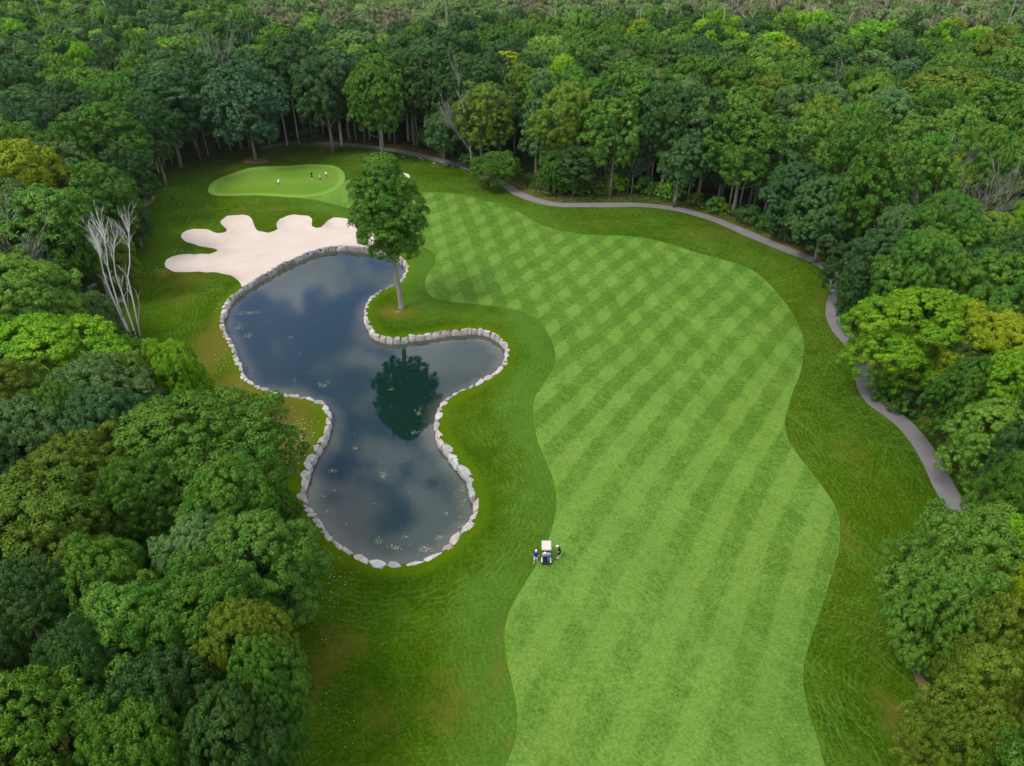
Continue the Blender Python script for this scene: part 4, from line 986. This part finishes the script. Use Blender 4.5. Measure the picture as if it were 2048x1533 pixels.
def ground_cover():
    """weeds and seedlings on the forest floor near its edge"""
    r = np.random.default_rng(77); P_ = []; C_ = []
    n = 9000; ia = r.integers(0, len(rough), n); nx = rough[ia] + r.normal(size=(n, 2)) * r.uniform(.5, 9, (n, 1))
    k = ~inside(nx, rough) & (dist_to(nx, path_pg) > .5) & ~inside(nx, path_pg) & (nx[:, 1] > 20); nx = nx[k]
    q = np.array([P(a, b, 0)[:2] for a, b in nx]); shade = (q[:, 1] < 340) & (q[:, 0] < 850); nx = nx[~shade | (r.random(len(nx)) < .12)]
    m = len(nx); per = 12
    c = np.repeat(np.c_[nx, np.zeros(m)], per, 0); nn = len(c)
    c += np.c_[r.normal(size=(nn, 2)) * .32, r.uniform(.03, .55, nn)]
    nor = unit(nn, r) * .7 + np.array([0, 0, 1]); nor /= np.linalg.norm(nor, axis=1)[:, None]
    tx = np.cross(nor, unit(nn, r)); tx /= np.linalg.norm(tx, axis=1)[:, None]; ty = np.cross(nor, tx); s = .14
    Q = np.stack([c - tx * s, c - ty * s * .7, c + tx * s, c + ty * s * .7], 1).reshape(-1, 3)
    pal = np.array([(.04, .10, .012, 1), (.09, .15, .012, 1), (.03, .075, .02, 1), (.14, .13, .03, 1), (.10, .075, .035, 1)]); tint = np.repeat(pal[r.choice(5, m, p=[.34, .22, .22, .14, .08])], per, 0)
    tag(link_mesh('undergrowth', Q, np.arange(nn * 4).reshape(nn, 4), [M_LEAFC], attrs={'v': ('FACE', 'FLOAT', r.random(nn)), 'lv': ('FACE', 'FLOAT', r.random(nn)), 'tint': ('FACE', 'FLOAT_COLOR', tint)}), 'low weeds and seedlings along the wood edge', 'undergrowth', kind='stuff')
ground_cover()

# ------------------------------------------------------------------ scatter: leaves on the grass, scum on the water
M_CHIP = None
def scatter():
    m = NT('dry_leaf'); c = m.attr('tint').outputs['Color']; m.base(c)
    r = np.random.default_rng(15); C = []; S = []; Tn = []
    def put(px, py, rx, ry, n, s0, s1, cols, z=.03):
        for _ in range(n):
            a, b = r.normal(), r.normal(); x, y = G(px + a * rx * .5, py + b * ry * .5)
            C.append((x, y, z)); S.append(r.uniform(s0, s1) * .45); Tn.append(cols[r.integers(len(cols))])
    pink = [(.42, .32, .24), (.36, .28, .17), (.46, .38, .30), (.30, .24, .12)]; white = [(.42, .42, .30), (.34, .38, .20), (.48, .48, .40)]
    for a in [(610, 890, 30, 60, 130, .05, .22), (590, 920, 24, 30, 80, .05, .22), (600, 850, 40, 40, 60, .04, .2), (585, 860, 60, 40, 40, .04, .18), (560, 800, 60, 20, 26, .05, .2), (445, 720, 18, 40, 60, .05, .2), (480, 760, 40, 24, 24, .05, .18), (440, 605, 24, 24, 40, .05, .2), (430, 575, 26, 24, 34, .05, .2), (360, 503, 20, 8, 34, .08, .28), (397, 502, 10, 6, 18, .08, .24), (320, 540, 40, 8, 40, .08, .28), (590, 420, 50, 6, 40, .06, .22), (300, 560, 60, 30, 20, .05, .18), (455, 432, 20, 6, 20, .05, .2),
              (665, 1170, 40, 60, 60, .04, .15), (680, 1140, 40, 24, 30, .04, .15), (640, 1300, 60, 120, 36, .04, .13), (680, 1440, 30, 60, 30, .05, .14), (800, 1240, 120, 60, 20, .03, .10), (905, 1215, 60, 30, 40, .03, .10), (1000, 735, 40, 10, 34, .05, .16), (275, 715, 26, 12, 26, .05, .2), (850, 330, 60, 5, 24, .08, .25), (1600, 560, 60, 30, 30, .04, .12), (1740, 1240, 50, 60, 50, .03, .10), (770, 830, 60, 60, 0, 1, 1)]: put(*a, pink + white)
    put(1350, 1150, 600, 500, 520, .025, .07, white + [(.42, .42, .12)]); put(1350, 800, 500, 400, 160, .025, .06, white); put(1720, 1000, 160, 700, 90, .03, .09, white); put(760, 1300, 300, 300, 110, .03, .08, white)
    C, S, Tn = np.array(C), np.array(S), np.array(Tn)
    ok = ~inside(C[:, :2], pond) & (dist_to(C[:, :2], pond) > .7) & ~inside(C[:, :2], bunker); C, S, Tn = C[ok], S[ok], Tn[ok]
    zz = np.zeros(len(C)); cc = C[:, :2]       # rest on the turf
    mound = .35 * np.sin(cc[:, 0] * .21 + 1) * np.sin(cc[:, 1] * .17) + .2 * np.sin(cc[:, 0] * .43) * np.sin(cc[:, 1] * .37 + 2)
    nf = np.minimum(np.minimum(dist_to(cc, pond), dist_to(cc, fair)), np.minimum(np.minimum(dist_to(cc, bunker), dist_to(cc, bunker2)), dist_to(cc, rough)))
    C[:, 2] += np.where(inside(cc, rough), mound * np.clip(nf / 5, 0, 1), 0) * (~inside(cc, fair)) + .01
    n = len(C); nor = unit(n, r) * .35 + np.array([0, 0, 1]); nor /= np.linalg.norm(nor, axis=1)[:, None]; tx = np.cross(nor, unit(n, r)); tx /= np.linalg.norm(tx, axis=1)[:, None]; ty = np.cross(nor, tx); s = S[:, None]
    Q = np.stack([C - tx * s, C - ty * s * .6 + nor * s * .1, C + tx * s, C + ty * s * .6 + nor * s * .1], 1).reshape(-1, 3)
    o = link_mesh('fallen_leaves', Q, np.arange(n * 4).reshape(n, 4), [m.mat], attrs={'tint': ('FACE', 'FLOAT_COLOR', np.c_[Tn, np.ones(n)])}); tag(o, 'pale dry leaves and chips scattered on the turf', 'fallen leaves', kind='stuff')
    C, S, Tn = [], [], []
    sc = [(.16, .15, .10), (.22, .20, .14), (.15, .15, .09), (.27, .25, .19)]
    for a in [(500, 626, 24, 4, 90), (480, 628, 8, 4, 30), (480, 650, 10, 12, 60), (476, 657, 10, 4, 50), (497, 672, 12, 6, 60), (525, 575, 10, 5, 26), (517, 580, 6, 3, 16), (580, 675, 5, 3, 12), (503, 741, 6, 3, 8), (645, 771, 12, 6, 50), (655, 765, 6, 6, 14), (590, 763, 6, 5, 12), (665, 942, 12, 6, 40), (767, 950, 9, 10, 60), (710, 898, 8, 5, 18), (668, 981, 7, 5, 18), (645, 993, 7, 4, 18), (656, 1025, 9, 8, 14), (693, 1049, 7, 6, 14), (756, 1082, 9, 8, 40), (791, 1095, 10, 6, 34), (809, 1074, 9, 3, 14), (852, 1099, 16, 7, 60), (876, 1075, 12, 5, 26), (894, 1027, 6, 5, 14), (922, 979, 8, 7, 22), (929, 1000, 7, 7, 16), (924, 1050, 12, 7, 34), (833, 866, 20, 4, 34), (838, 826, 7, 9, 28), (783, 779, 8, 5, 16), (981, 703, 8, 5, 12), (985, 680, 18, 8, 12), (930, 670, 14, 3, 10), (790, 540, 4, 6, 12), (787, 560, 4, 4, 8), (863, 740, 6, 5, 6), (950, 760, 10, 4, 10), (805, 1100, 120, 16, 26), (640, 700, 300, 200, 30), (780, 960, 220, 200, 50), (925, 1010, 12, 70, 30), (905, 960, 16, 60, 20)]:
        px, py, rx, ry, k = a
        for _ in range(k):
            x, y = G(px + r.normal() * rx * .45, py + r.normal() * ry * .45, WZ); C.append((x, y, WZ + .012 + r.uniform(0, .004))); S.append(r.uniform(.02, .06)); Tn.append(sc[r.integers(4)])
    C, S, Tn = np.array(C), np.array(S), np.array(Tn); ok = inside(C[:, :2], pond) & (dist_to(C[:, :2], pond) > .6); C, S, Tn = C[ok], S[ok], Tn[ok]
    n = len(C); a = r.uniform(0, 6.28, n); K = 6; Q = []
    for j in range(K):
        q = a + j * 2 * math.pi / K; s = S * r.uniform(.6, 1.15, n); Q.append(np.c_[C[:, 0] + np.cos(q) * s * 1.3, C[:, 1] + np.sin(q) * s, C[:, 2]])
    Q = np.stack(Q, 1).reshape(-1, 3)
    o = link_mesh('floating_algae', Q, np.arange(n * K).reshape(n, K), [m.mat], attrs={'tint': ('FACE', 'FLOAT_COLOR', np.c_[Tn, np.ones(n)])}); tag(o, 'pale flecks of scum and leaves floating on the pond', 'algae', kind='stuff')
scatter()

# rocks
def rocks():
    r = random.Random(4)
    L_ = [(811, 306, .35), (807, 315, .5), (840, 318, .6), (846, 321, .4), (868, 327, .45), (755, 295, .3), (893, 331, .5), (905, 334, .4), (1190, 386, .45), (1219, 387, .55), (690, 291, .25), (1404, 416, .7), (1620, 495, .5), (186, 577, 1.4), (181, 592, 1.7), (170, 606, 1.5), (641, 298, .25), (1872, 1352, .8)]
    for px, py, s_ in L_:
        x, y = G(px, py); o = bpy.data.objects.new('rock', stones[r.randrange(9)]); COL.objects.link(o); o.location = (x, y, s_ * .15); o.scale = (s_, s_ * .8, s_ * .6); o.rotation_euler = (0, 0, r.uniform(0, 3)); v = r.uniform(.28, .42); o.color = (v, v * .98, v * 1.0, 1)
        where = 'beside the path' if px > 600 else 'at the left wood edge'
        tag(o, uniq('grey rock lying ' + where, px, py), 'rock', 'loose rocks')
rocks()

# ------------------------------------------------------------------ golf cart
def cart():
    x, y = G(1092, 1117); e = empty('golf_cart', (x, y, 0), R(-1.5), label='beige roofed golf cart parked on the fairway edge, seen from behind', cat='golf cart'); e.scale = (.86, .76, .80)
    cream = simple('cream_body', (.62, .60, .54), .35, .5); beige = simple('beige_roof', (.44, .38, .33), .45, .4); tan = simple('beige_vinyl', (.52, .44, .38), .6, .3)
    black = simple('black_plastic', (.012, .012, .013), .5, .4); rub = simple('tyre_rubber', (.015, .015, .016), .85, .2); rimm = simple('grey_rim', (.42, .42, .43), .35, .5); steel = simple('strut_metal', (.10, .10, .10), .35, .5)
    W = 1.02
    m = MB(); m.box((0, .10, .34), (W * .88, 2.1, .10), bev=.03); m.build('floor_pan', black, e)
    m = MB(); m.box((0, .98, .58), (W * .92, .46, .44), taper=.82, bev=.09); m.box((0, 1.16, .42), (W * .86, .22, .22), bev=.07); m.build('front_cowl', cream, e)
    m = MB(); m.box((0, 1.29, .36), (W * .8, .08, .12), bev=.03); m.build('front_bumper', black, e)
    m = MB(); m.box((0, -.08, .52), (W * .86, .52, .30), bev=.04); m.build('seat_box', cream, e)
    m = MB(); m.box((-.245, -.06, .72), (.46, .48, .12), bev=.05); m.box((.245, -.06, .72), (.46, .48, .12), bev=.05); m.build('seat', tan, e)
    m = MB(); m.box((-.245, -.34, .98), (.46, .10, .38), rot=(R(-10), 0, 0), bev=.045); m.box((.245, -.34, .98), (.46, .10, .38), rot=(R(-10), 0, 0), bev=.045); m.build('backrest', tan, e)
    for s in (-1, 1):
        m = MB(); m.box((s * W * .44, -.80, .60), (.15, .74, .26), taper=.8, bev=.06); m.build('rear_fender', cream, e)
    m = MB(); m.box((0, -.82, .44), (W * .74, .70, .10), bev=.02); m.box((0, -1.14, .42), (W * .98, .16, .24), bev=.06); m.box((0, -.50, .60), (W * .7, .06, .30)); m.build('bag_well', black, e)
    for s in (-1, 1):
        o = MB().box((s * .42, -1.225, .50), (.045, .02, .05), bev=.008).build('tail_lamp', simple('red_lamp', (.45, .01, .01), .3, .5), e)
        o = MB().box((s * .32, 1.215, .62), (.14, .06, .08), bev=.02).build('headlight', simple('lamp_lens', (.7, .7, .68), .15, .6), e)
    for sx in (-1, 1):
        for yy in (-.80, .82):
            m = MB(); V = []; Fc = []; n = 20
            prof = [(.10, .06), (.17, .075), (.21, .06), (.225, .0), (.21, -.06), (.17, -.075), (.10, -.06)]
            for i in range(n):
                a = 2 * math.pi * i / n
                for rr, xx in prof: V.append((xx, rr * math.cos(a), rr * math.sin(a)))
            k = len(prof)
            for i in range(n):
                for j in range(k - 1): Fc.append((i * k + j, i * k + j + 1, ((i + 1) % n) * k + j + 1, ((i + 1) % n) * k + j))
            m.add(V, Fc); w_ = m.build('wheel', rub, e, True); w_.location = (sx * (W / 2 - .05), yy, .225)
            MB().tube([(-.065, 0, 0), (.065, 0, 0)], .105, 14).build('rim', rimm, w_)
    # roof on four struts, with raised side ribs
    m = MB(); m.box((0, .27, 1.86), (W * .99, 1.42, .07), bev=.03); m.box((0, .27, 1.905), (W * .66, 1.30, .03), bev=.012)
    for s in (-1, 1): m.box((s * W * .43, .27, 1.905), (.07, 1.34, .05), bev=.02)
    m.build('roof', beige, e)
    for s in (-1, 1):
        MB().tube([(s * .46, -.46, .55), (s * .46, -.46, 1.2), (s * .45, -.36, 1.84)], .018, 8).build('rear_strut', steel, e, True)
        MB().tube([(s * .44, 1.05, .72), (s * .44, .90, 1.84)], .018, 8).build('front_strut', steel, e, True)
    gl = NT('windscreen_clear'); gl.bsdf.inputs['Transmission Weight'].default_value = .9; gl.bsdf.inputs['Roughness'].default_value = .05; gl.base((.8, .85, .85))
    MB().box((0, .98, 1.28), (.86, .012, 1.02), rot=(R(7.5), 0, 0)).build('windscreen', gl.mat, e)
    m = MB(); c = Vector((-.24, .50, 1.00)); ring = [c + Vector((.17 * math.cos(a), .17 * math.sin(a) * .75, .17 * math.sin(a) * .66)) for a in np.linspace(0, 2 * math.pi, 17)]; m.tube(ring, .014, 6); m.tube([(-.24, .80, .72), c], .02, 6); m.tube([c + Vector((-.16, 0, 0)), c + Vector((.16, 0, 0))], .012, 5)
    m.build('steering_wheel', black, e, True)
    m = MB()
    for t in np.linspace(-.36, .36, 7): m.tube([(t, -.43, .92), (t, -.62, .92), (t, -.62, 1.08)], .007, 4)
    for z in (.92, 1.0, 1.08): m.tube([(-.38, -.43, z), (-.38, -.62, z), (.38, -.62, z), (.38, -.43, z)], .009, 4)
    m.build('wire_basket', steel, e)
    # bags stand in the well: things of their own
    rz = Matrix.Rotation(R(-1.5), 4, 'Z')
    for bx, body, trim, lab in ((-.2, (.015, .016, .022), (.30, .30, .32), 'black golf bag with silver clubs strapped to the cart, left one'), (.2, (.012, .055, .17), (.03, .03, .04), 'blue and black golf bag strapped to the cart, right one')):
        p = rz @ Vector((bx, -.86, 0)); g = empty('golf_bag', (x + p.x * .86, y + p.y * .76, .42), R(-1.5), label=lab, cat='golf bag', group='golf bags on the cart'); g.scale = (.84, .8, .8)
        m = MB(); m.tube([(0, -.06, 0), (0, -.05, .1), (0, .02, .55), (0, .06, .86)], [.125, .135, .13, .125], 14); m.box((0, -.17, .22), (.18, .10, .28), rot=(R(-6), 0, 0), bev=.03); m.build('body', simple('bag_cloth', body, .7, .25, .3, 9), g, True)
        m = MB(); rg = [(Vector((.13 * math.cos(a), .06 + .13 * math.sin(a), .87))) for a in np.linspace(0, 2 * math.pi, 15)]; m.tube(rg, .02, 6); m.build('collar', simple('bag_trim', trim, .5, .3), g, True)
        r = random.Random(int(bx * 100)); m = MB(); m2 = MB()
        for i in range(10):
            a = i * 2.4; q = Vector((.075 * math.cos(a), .06 + .075 * math.sin(a), .85)); t = q + Vector((.03 * math.cos(a), .04, r.uniform(.12, .30))); m.tube([q, t], .008, 5)
            if i % 3 == 0: m2.ell(t + Vector((.02, .02, .03)), (.055, .065, .05), 8, 6)
            else: m.box(t + Vector((.03, 0, .01)), (.075, .02, .05), rot=(.2, .3, a))
        m.build('irons', simple('club_steel', (.62, .63, .66), .25, .6), g); m2.build('head_covers', simple('headcover', (.75, .75, .78) if bx < 0 else (.02, .12, .35), .7), g, True)
    t = MB(); t.box((0, 0, 0), (.20, .015, .42), bev=.005); o = t.build('towel', simple('blue_towel', (.02, .13, .34), .9, .1), None); p = rz @ Vector((.30, -1.06, 0)); o.location = (x + p.x * .86, y + p.y * .76, .8); o.scale = (.84,) * 3; o.rotation_euler = (R(-12), 0, R(8)); tag(o, 'blue towel hanging from the right hand golf bag', 'towel')
cart()

# ------------------------------------------------------------------ people
def limb_pts(a, b, c): return [Vector(a), Vector(b), Vector(c)]
def person(px, py, face, label, shirt, shorts, cap, sc=1.0, bend=0.0, arms='hips', club=False, longp=False, hair=(.05, .035, .025), stride=.0, shoes=(.7, .7, .68), sleeve=.5):
    x, y = G(px, py); e = empty('person', (x, y, 0), face, label=label, cat='person'); e.scale = (sc,) * 3
    skin = simple('skin', (.46, .27, .19), .55, .3)
    hb = Vector((0, 0, .93)); fw = Vector((0, math.sin(bend), math.cos(bend)))
    ch = hb + fw * .36; sh = hb + fw * .50; nk = hb + fw * .56; hd = hb + fw * .70 + Vector((0, .04 + bend * .05, -bend * .05))
    hips = [hb + Vector((s * .095, 0, -.02)) for s in (-1, 1)]
    knee = [Vector((s * .125, .05 + s * stride * .5, .50)) for s in (-1, 1)]; ank = [Vector((s * .15, -.02 + s * stride, .09)) for s in (-1, 1)]
    shp = [sh + Vector((s * .185, 0, 0)) for s in (-1, 1)]
    if arms == 'hips': elb = [shp[i] + Vector((s * .20, -.10, -.20)) for i, s in enumerate((-1, 1))]; hnd = [hb + Vector((s * .20, .06, .06)) for s in (-1, 1)]
    elif arms == 'front': elb = [shp[i] + Vector((s * .03, .12, -.26)) for i, s in enumerate((-1, 1))]; hnd = [shp[0] * .5 + shp[1] * .5 + Vector((s * .035, .34, -.46)) for s in (-1, 1)]
    elif arms == 'one': elb = [shp[0] + Vector((-.20, -.08, -.20)), shp[1] + Vector((.06, .04, -.28))]; hnd = [hb + Vector((-.19, .08, .06)), shp[1] + Vector((.14, .20, -.48))]
    else: elb = [shp[i] + Vector((s * .06, -.02, -.28)) for i, s in enumerate((-1, 1))]; hnd = [shp[i] + Vector((s * .09, .08, -.54)) for i, s in enumerate((-1, 1))]
    def remesh(o, vs):
        md = o.modifiers.new('remesh', 'REMESH'); md.mode = 'VOXEL'; md.voxel_size = vs; md.use_smooth_shade = True
        return o
    b = MB(); rt_ = (-bend, 0, 0)
    b.ell(hb, (.165, .115, .14), 14, 10, rt_); b.ell((hb + ch) / 2, (.145, .105, .20), 14, 10, rt_); b.ell(ch, (.180, .115, .20), 14, 10, rt_); b.tube([sh - fw * .02, nk + fw * .03], [.075, .058], 10)
    b.tube([shp[0] , sh, shp[1]], [.062, .08, .062], 10)
    b.ell(hd, (.078, .098, .118), 14, 12); b.ell(hd + Vector((0, .098, -.015)), (.014, .02, .028), 8, 6); b.ell(hd + Vector((0, .062, -.075)), (.045, .035, .035), 8, 6)
    for s in (-1, 1): b.ell(hd + Vector((s * .080, -.005, 0)), (.012, .02, .03), 8, 6)
    for i, s in enumerate((-1, 1)):
        b.tube([hips[i], (hips[i] + knee[i]) / 2, knee[i], (knee[i] * .6 + ank[i] * .4) + Vector((0, -.02, 0)), ank[i]], [.088, .078, .055, .056, .038], 10)
        b.ell(ank[i] + Vector((0, .06, -.05)), (.042, .115, .036), 10, 8)
        b.tube([shp[i], elb[i], hnd[i]], [.052, .040, .028], 10)
        d = (hnd[i] - elb[i]).normalized(); side = d.cross(Vector((0, 0, 1))).normalized(); palm = hnd[i] + d * .045; b.ell(palm, (.034, .034, .045), 8, 6)
        for f_, (o_, l_) in enumerate(((-.030, .062), (-.010, .072), (.010, .068), (.030, .052))):
            q = palm + side * o_ + d * .03; b.tube([q, q + d * l_ * .5 + Vector((0, 0, -.008)), q + d * l_ * .85 + Vector((0, .012, -.022))], [.010, .0095, .008], 6)
        q = palm - side * .034 * s - d * .005; b.tube([q, q - side * .02 * s + d * .025 + Vector((0, .01, 0)), q - side * .012 * s + d * .052], [.012, .011, .009], 6)
    remesh(b.build('body', skin, e, True), .011)
    for s in (-1, 1): MB().ell(hd + Vector((s * .030, .090, .012)), (.011, .007, .008), 8, 6).build('eye', simple('eye_dark', (.02, .015, .012), .2, .5), e, True)
    MB().ell(hd + Vector((0, .094, -.055)), (.022, .008, .007), 8, 6).build('mouth', simple('lips', (.36, .13, .11), .5), e, True)
    c = MB(); g = .020
    c.ell((hb * 1.0 + fw * .05), (.165 + g, .115 + g, .12), 14, 10, rt_); c.ell((hb + ch) / 2, (.155 + g, .112 + g, .20), 14, 10, rt_); c.ell(ch, (.180 + g, .115 + g, .19), 14, 10, rt_); c.tube([shp[0], sh, shp[1]], [.078, .092, .078], 10)
    for i in (0, 1): c.tube([shp[i], shp[i].lerp(elb[i], .5 + sleeve * .4)], [.076, .066], 10)
    remesh(c.build('shirt', simple('shirt_cloth', shirt, .85, .15, .12, 6), e, True), .016)
    c = MB(); c.ell(hb + Vector((0, 0, -.03)), (.178, .128, .14), 14, 10)
    for i in (0, 1):
        if longp: c.tube([hips[i], knee[i], ank[i] + Vector((0, 0, .02))], [.108, .080, .062], 10)
        else: c.tube([hips[i], hips[i].lerp(knee[i], 1.0)], [.112, .092], 10)
    remesh(c.build('trousers' if longp else 'shorts', simple('shorts_cloth', shorts, .85, .15, .12, 6), e, True), .016)
    for i in (0, 1):
        MB().ell(ank[i] + Vector((0, .06, -.048)), (.052, .135, .044), 12, 8).build('shoe', simple('shoe', shoes, .6), e, True)
    if cap:
        c = MB(); c.ell(hd + Vector((0, -.008, .045)), (.094, .112, .085), 14, 10); c.ell(hd + Vector((0, .12, .045)), (.072, .075, .012), 12, 6); c.build('cap', simple('cap_cloth', cap, .8), e, True)
        MB().ell(hd + Vector((0, -.03, -.005)), (.083, .085, .085), 12, 8).build('hair', simple('hair', hair, .8), e, True)
    else: MB().ell(hd + Vector((0, -.018, .03)), (.088, .102, .108), 14, 10).build('hair', simple('hair', hair, .8), e, True)
    if club:
        h0 = (hnd[0] + hnd[1]) / 2 if arms == 'front' else hnd[1]; e0 = Vector((h0.x, h0.y + .38, .03))
        o = MB().tube([h0 + (h0 - e0).normalized() * .15, e0], [.012, .007], 6).box(e0 + Vector((.05, 0, 0)), (.11, .03, .035)).build('golf_club', simple('club_shaft', (.4, .4, .42), .3, .6), None)
        o.location = (x, y, 0); o.rotation_euler = (0, 0, face); o.scale = (sc,) * 3; tag(o, club, 'golf club', 'golf clubs in hand')
person(1071, 1126, R(-12), 'person in navy shirt and pale grey shorts left of the cart', (.012, .022, .13), (.48, .49, .54), (.62, .63, .63), .88, .12, 'hips', stride=.13, shoes=(.55, .53, .5))
person(1119, 1115, R(78), 'person in black shirt and shorts leaning forward right of the cart', (.012, .012, .015), (.01, .01, .012), (.60, .64, .62), .88, .30, 'one', stride=-.10)
person(557, 373.5, R(-60), 'person in white shirt and dark shorts stooping alone on the green', (.70, .71, .74), (.012, .012, .014), (.7, .7, .62), .90, .45, 'front', 'putter held by the lone stooping person on the green')
person(624.5, 359, R(170), 'person in black with a maroon top held, leftmost by the cup', (.014, .014, .018), (.012, .012, .014), (.16, .025, .02), .90, .05, 'hips', stride=.05)
person(641.5, 364.5, R(185), 'person in grey patterned shirt and dark shorts, nearest of the three by the cup', (.36, .34, .36), (.05, .045, .05), (.55, .54, .52), .88, .05, 'down')
person(653.5, 357, R(150), 'person in white shirt and black shorts, farthest of the three by the cup', (.72, .73, .76), (.014, .014, .016), (.05, .05, .055), .90, .05, 'down', 'putter held by the farthest person on the green', shoes=(.2, .2, .2))

# ------------------------------------------------------------------ a dying stand of thin pale trees beyond the woods
def far_poles():
    r = random.Random(55); m = MB(); m.m = 0
    for _ in range(620):
        y = r.uniform(225, 345); x = r.uniform(-60, 230) if r.random() < .8 else r.uniform(-230, 230); h = r.uniform(15, 22); l = r.uniform(-.8, .8)
        m.tube([(x, y, 0), (x + l * .5, y, h * .6), (x + l, y, h)], [.20, .14, .05], 4, cap=False)
        for k in range(5):
            z = h * r.uniform(.6, .97); a = r.uniform(0, 6.28); q = Vector((x + l * z / h, y, z)); m.tube([q, q + Vector((math.cos(a) * 1.6, math.sin(a) * 1.6, 1.2))], [.06, .025], 3, cap=False)
    o = m.build('distant_bare_trunks', bark('ash_bark', (.34, .30, .27)), None); tag(o, 'thin pale dead trunks among the farthest treetops', 'dead trees', kind='stuff')
far_poles()

# ------------------------------------------------------------------ the air
def haze():
    bm = bmesh.new(); bmesh.ops.create_cube(bm, size=1); me = bpy.data.meshes.new('haze'); bm.to_mesh(me); bm.free()
    o = bpy.data.objects.new('haze', me); COL.objects.link(o); o.location = (0, 1750, 24.5); o.scale = (6300, 4800, 57)
    m = bpy.data.materials.new('haze'); m.use_nodes = True; t = m.node_tree; t.nodes.clear()
    v = t.nodes.new('ShaderNodeVolumePrincipled'); v.inputs['Color'].default_value = (.86, .93, 1.0, 1); v.inputs['Density'].default_value = .00004; v.inputs['Anisotropy'].default_value = .2
    q = t.nodes.new('ShaderNodeOutputMaterial'); t.links.new(v.outputs[0], q.inputs['Volume']); me.materials.append(m); tag(o, kind='stuff')
haze()
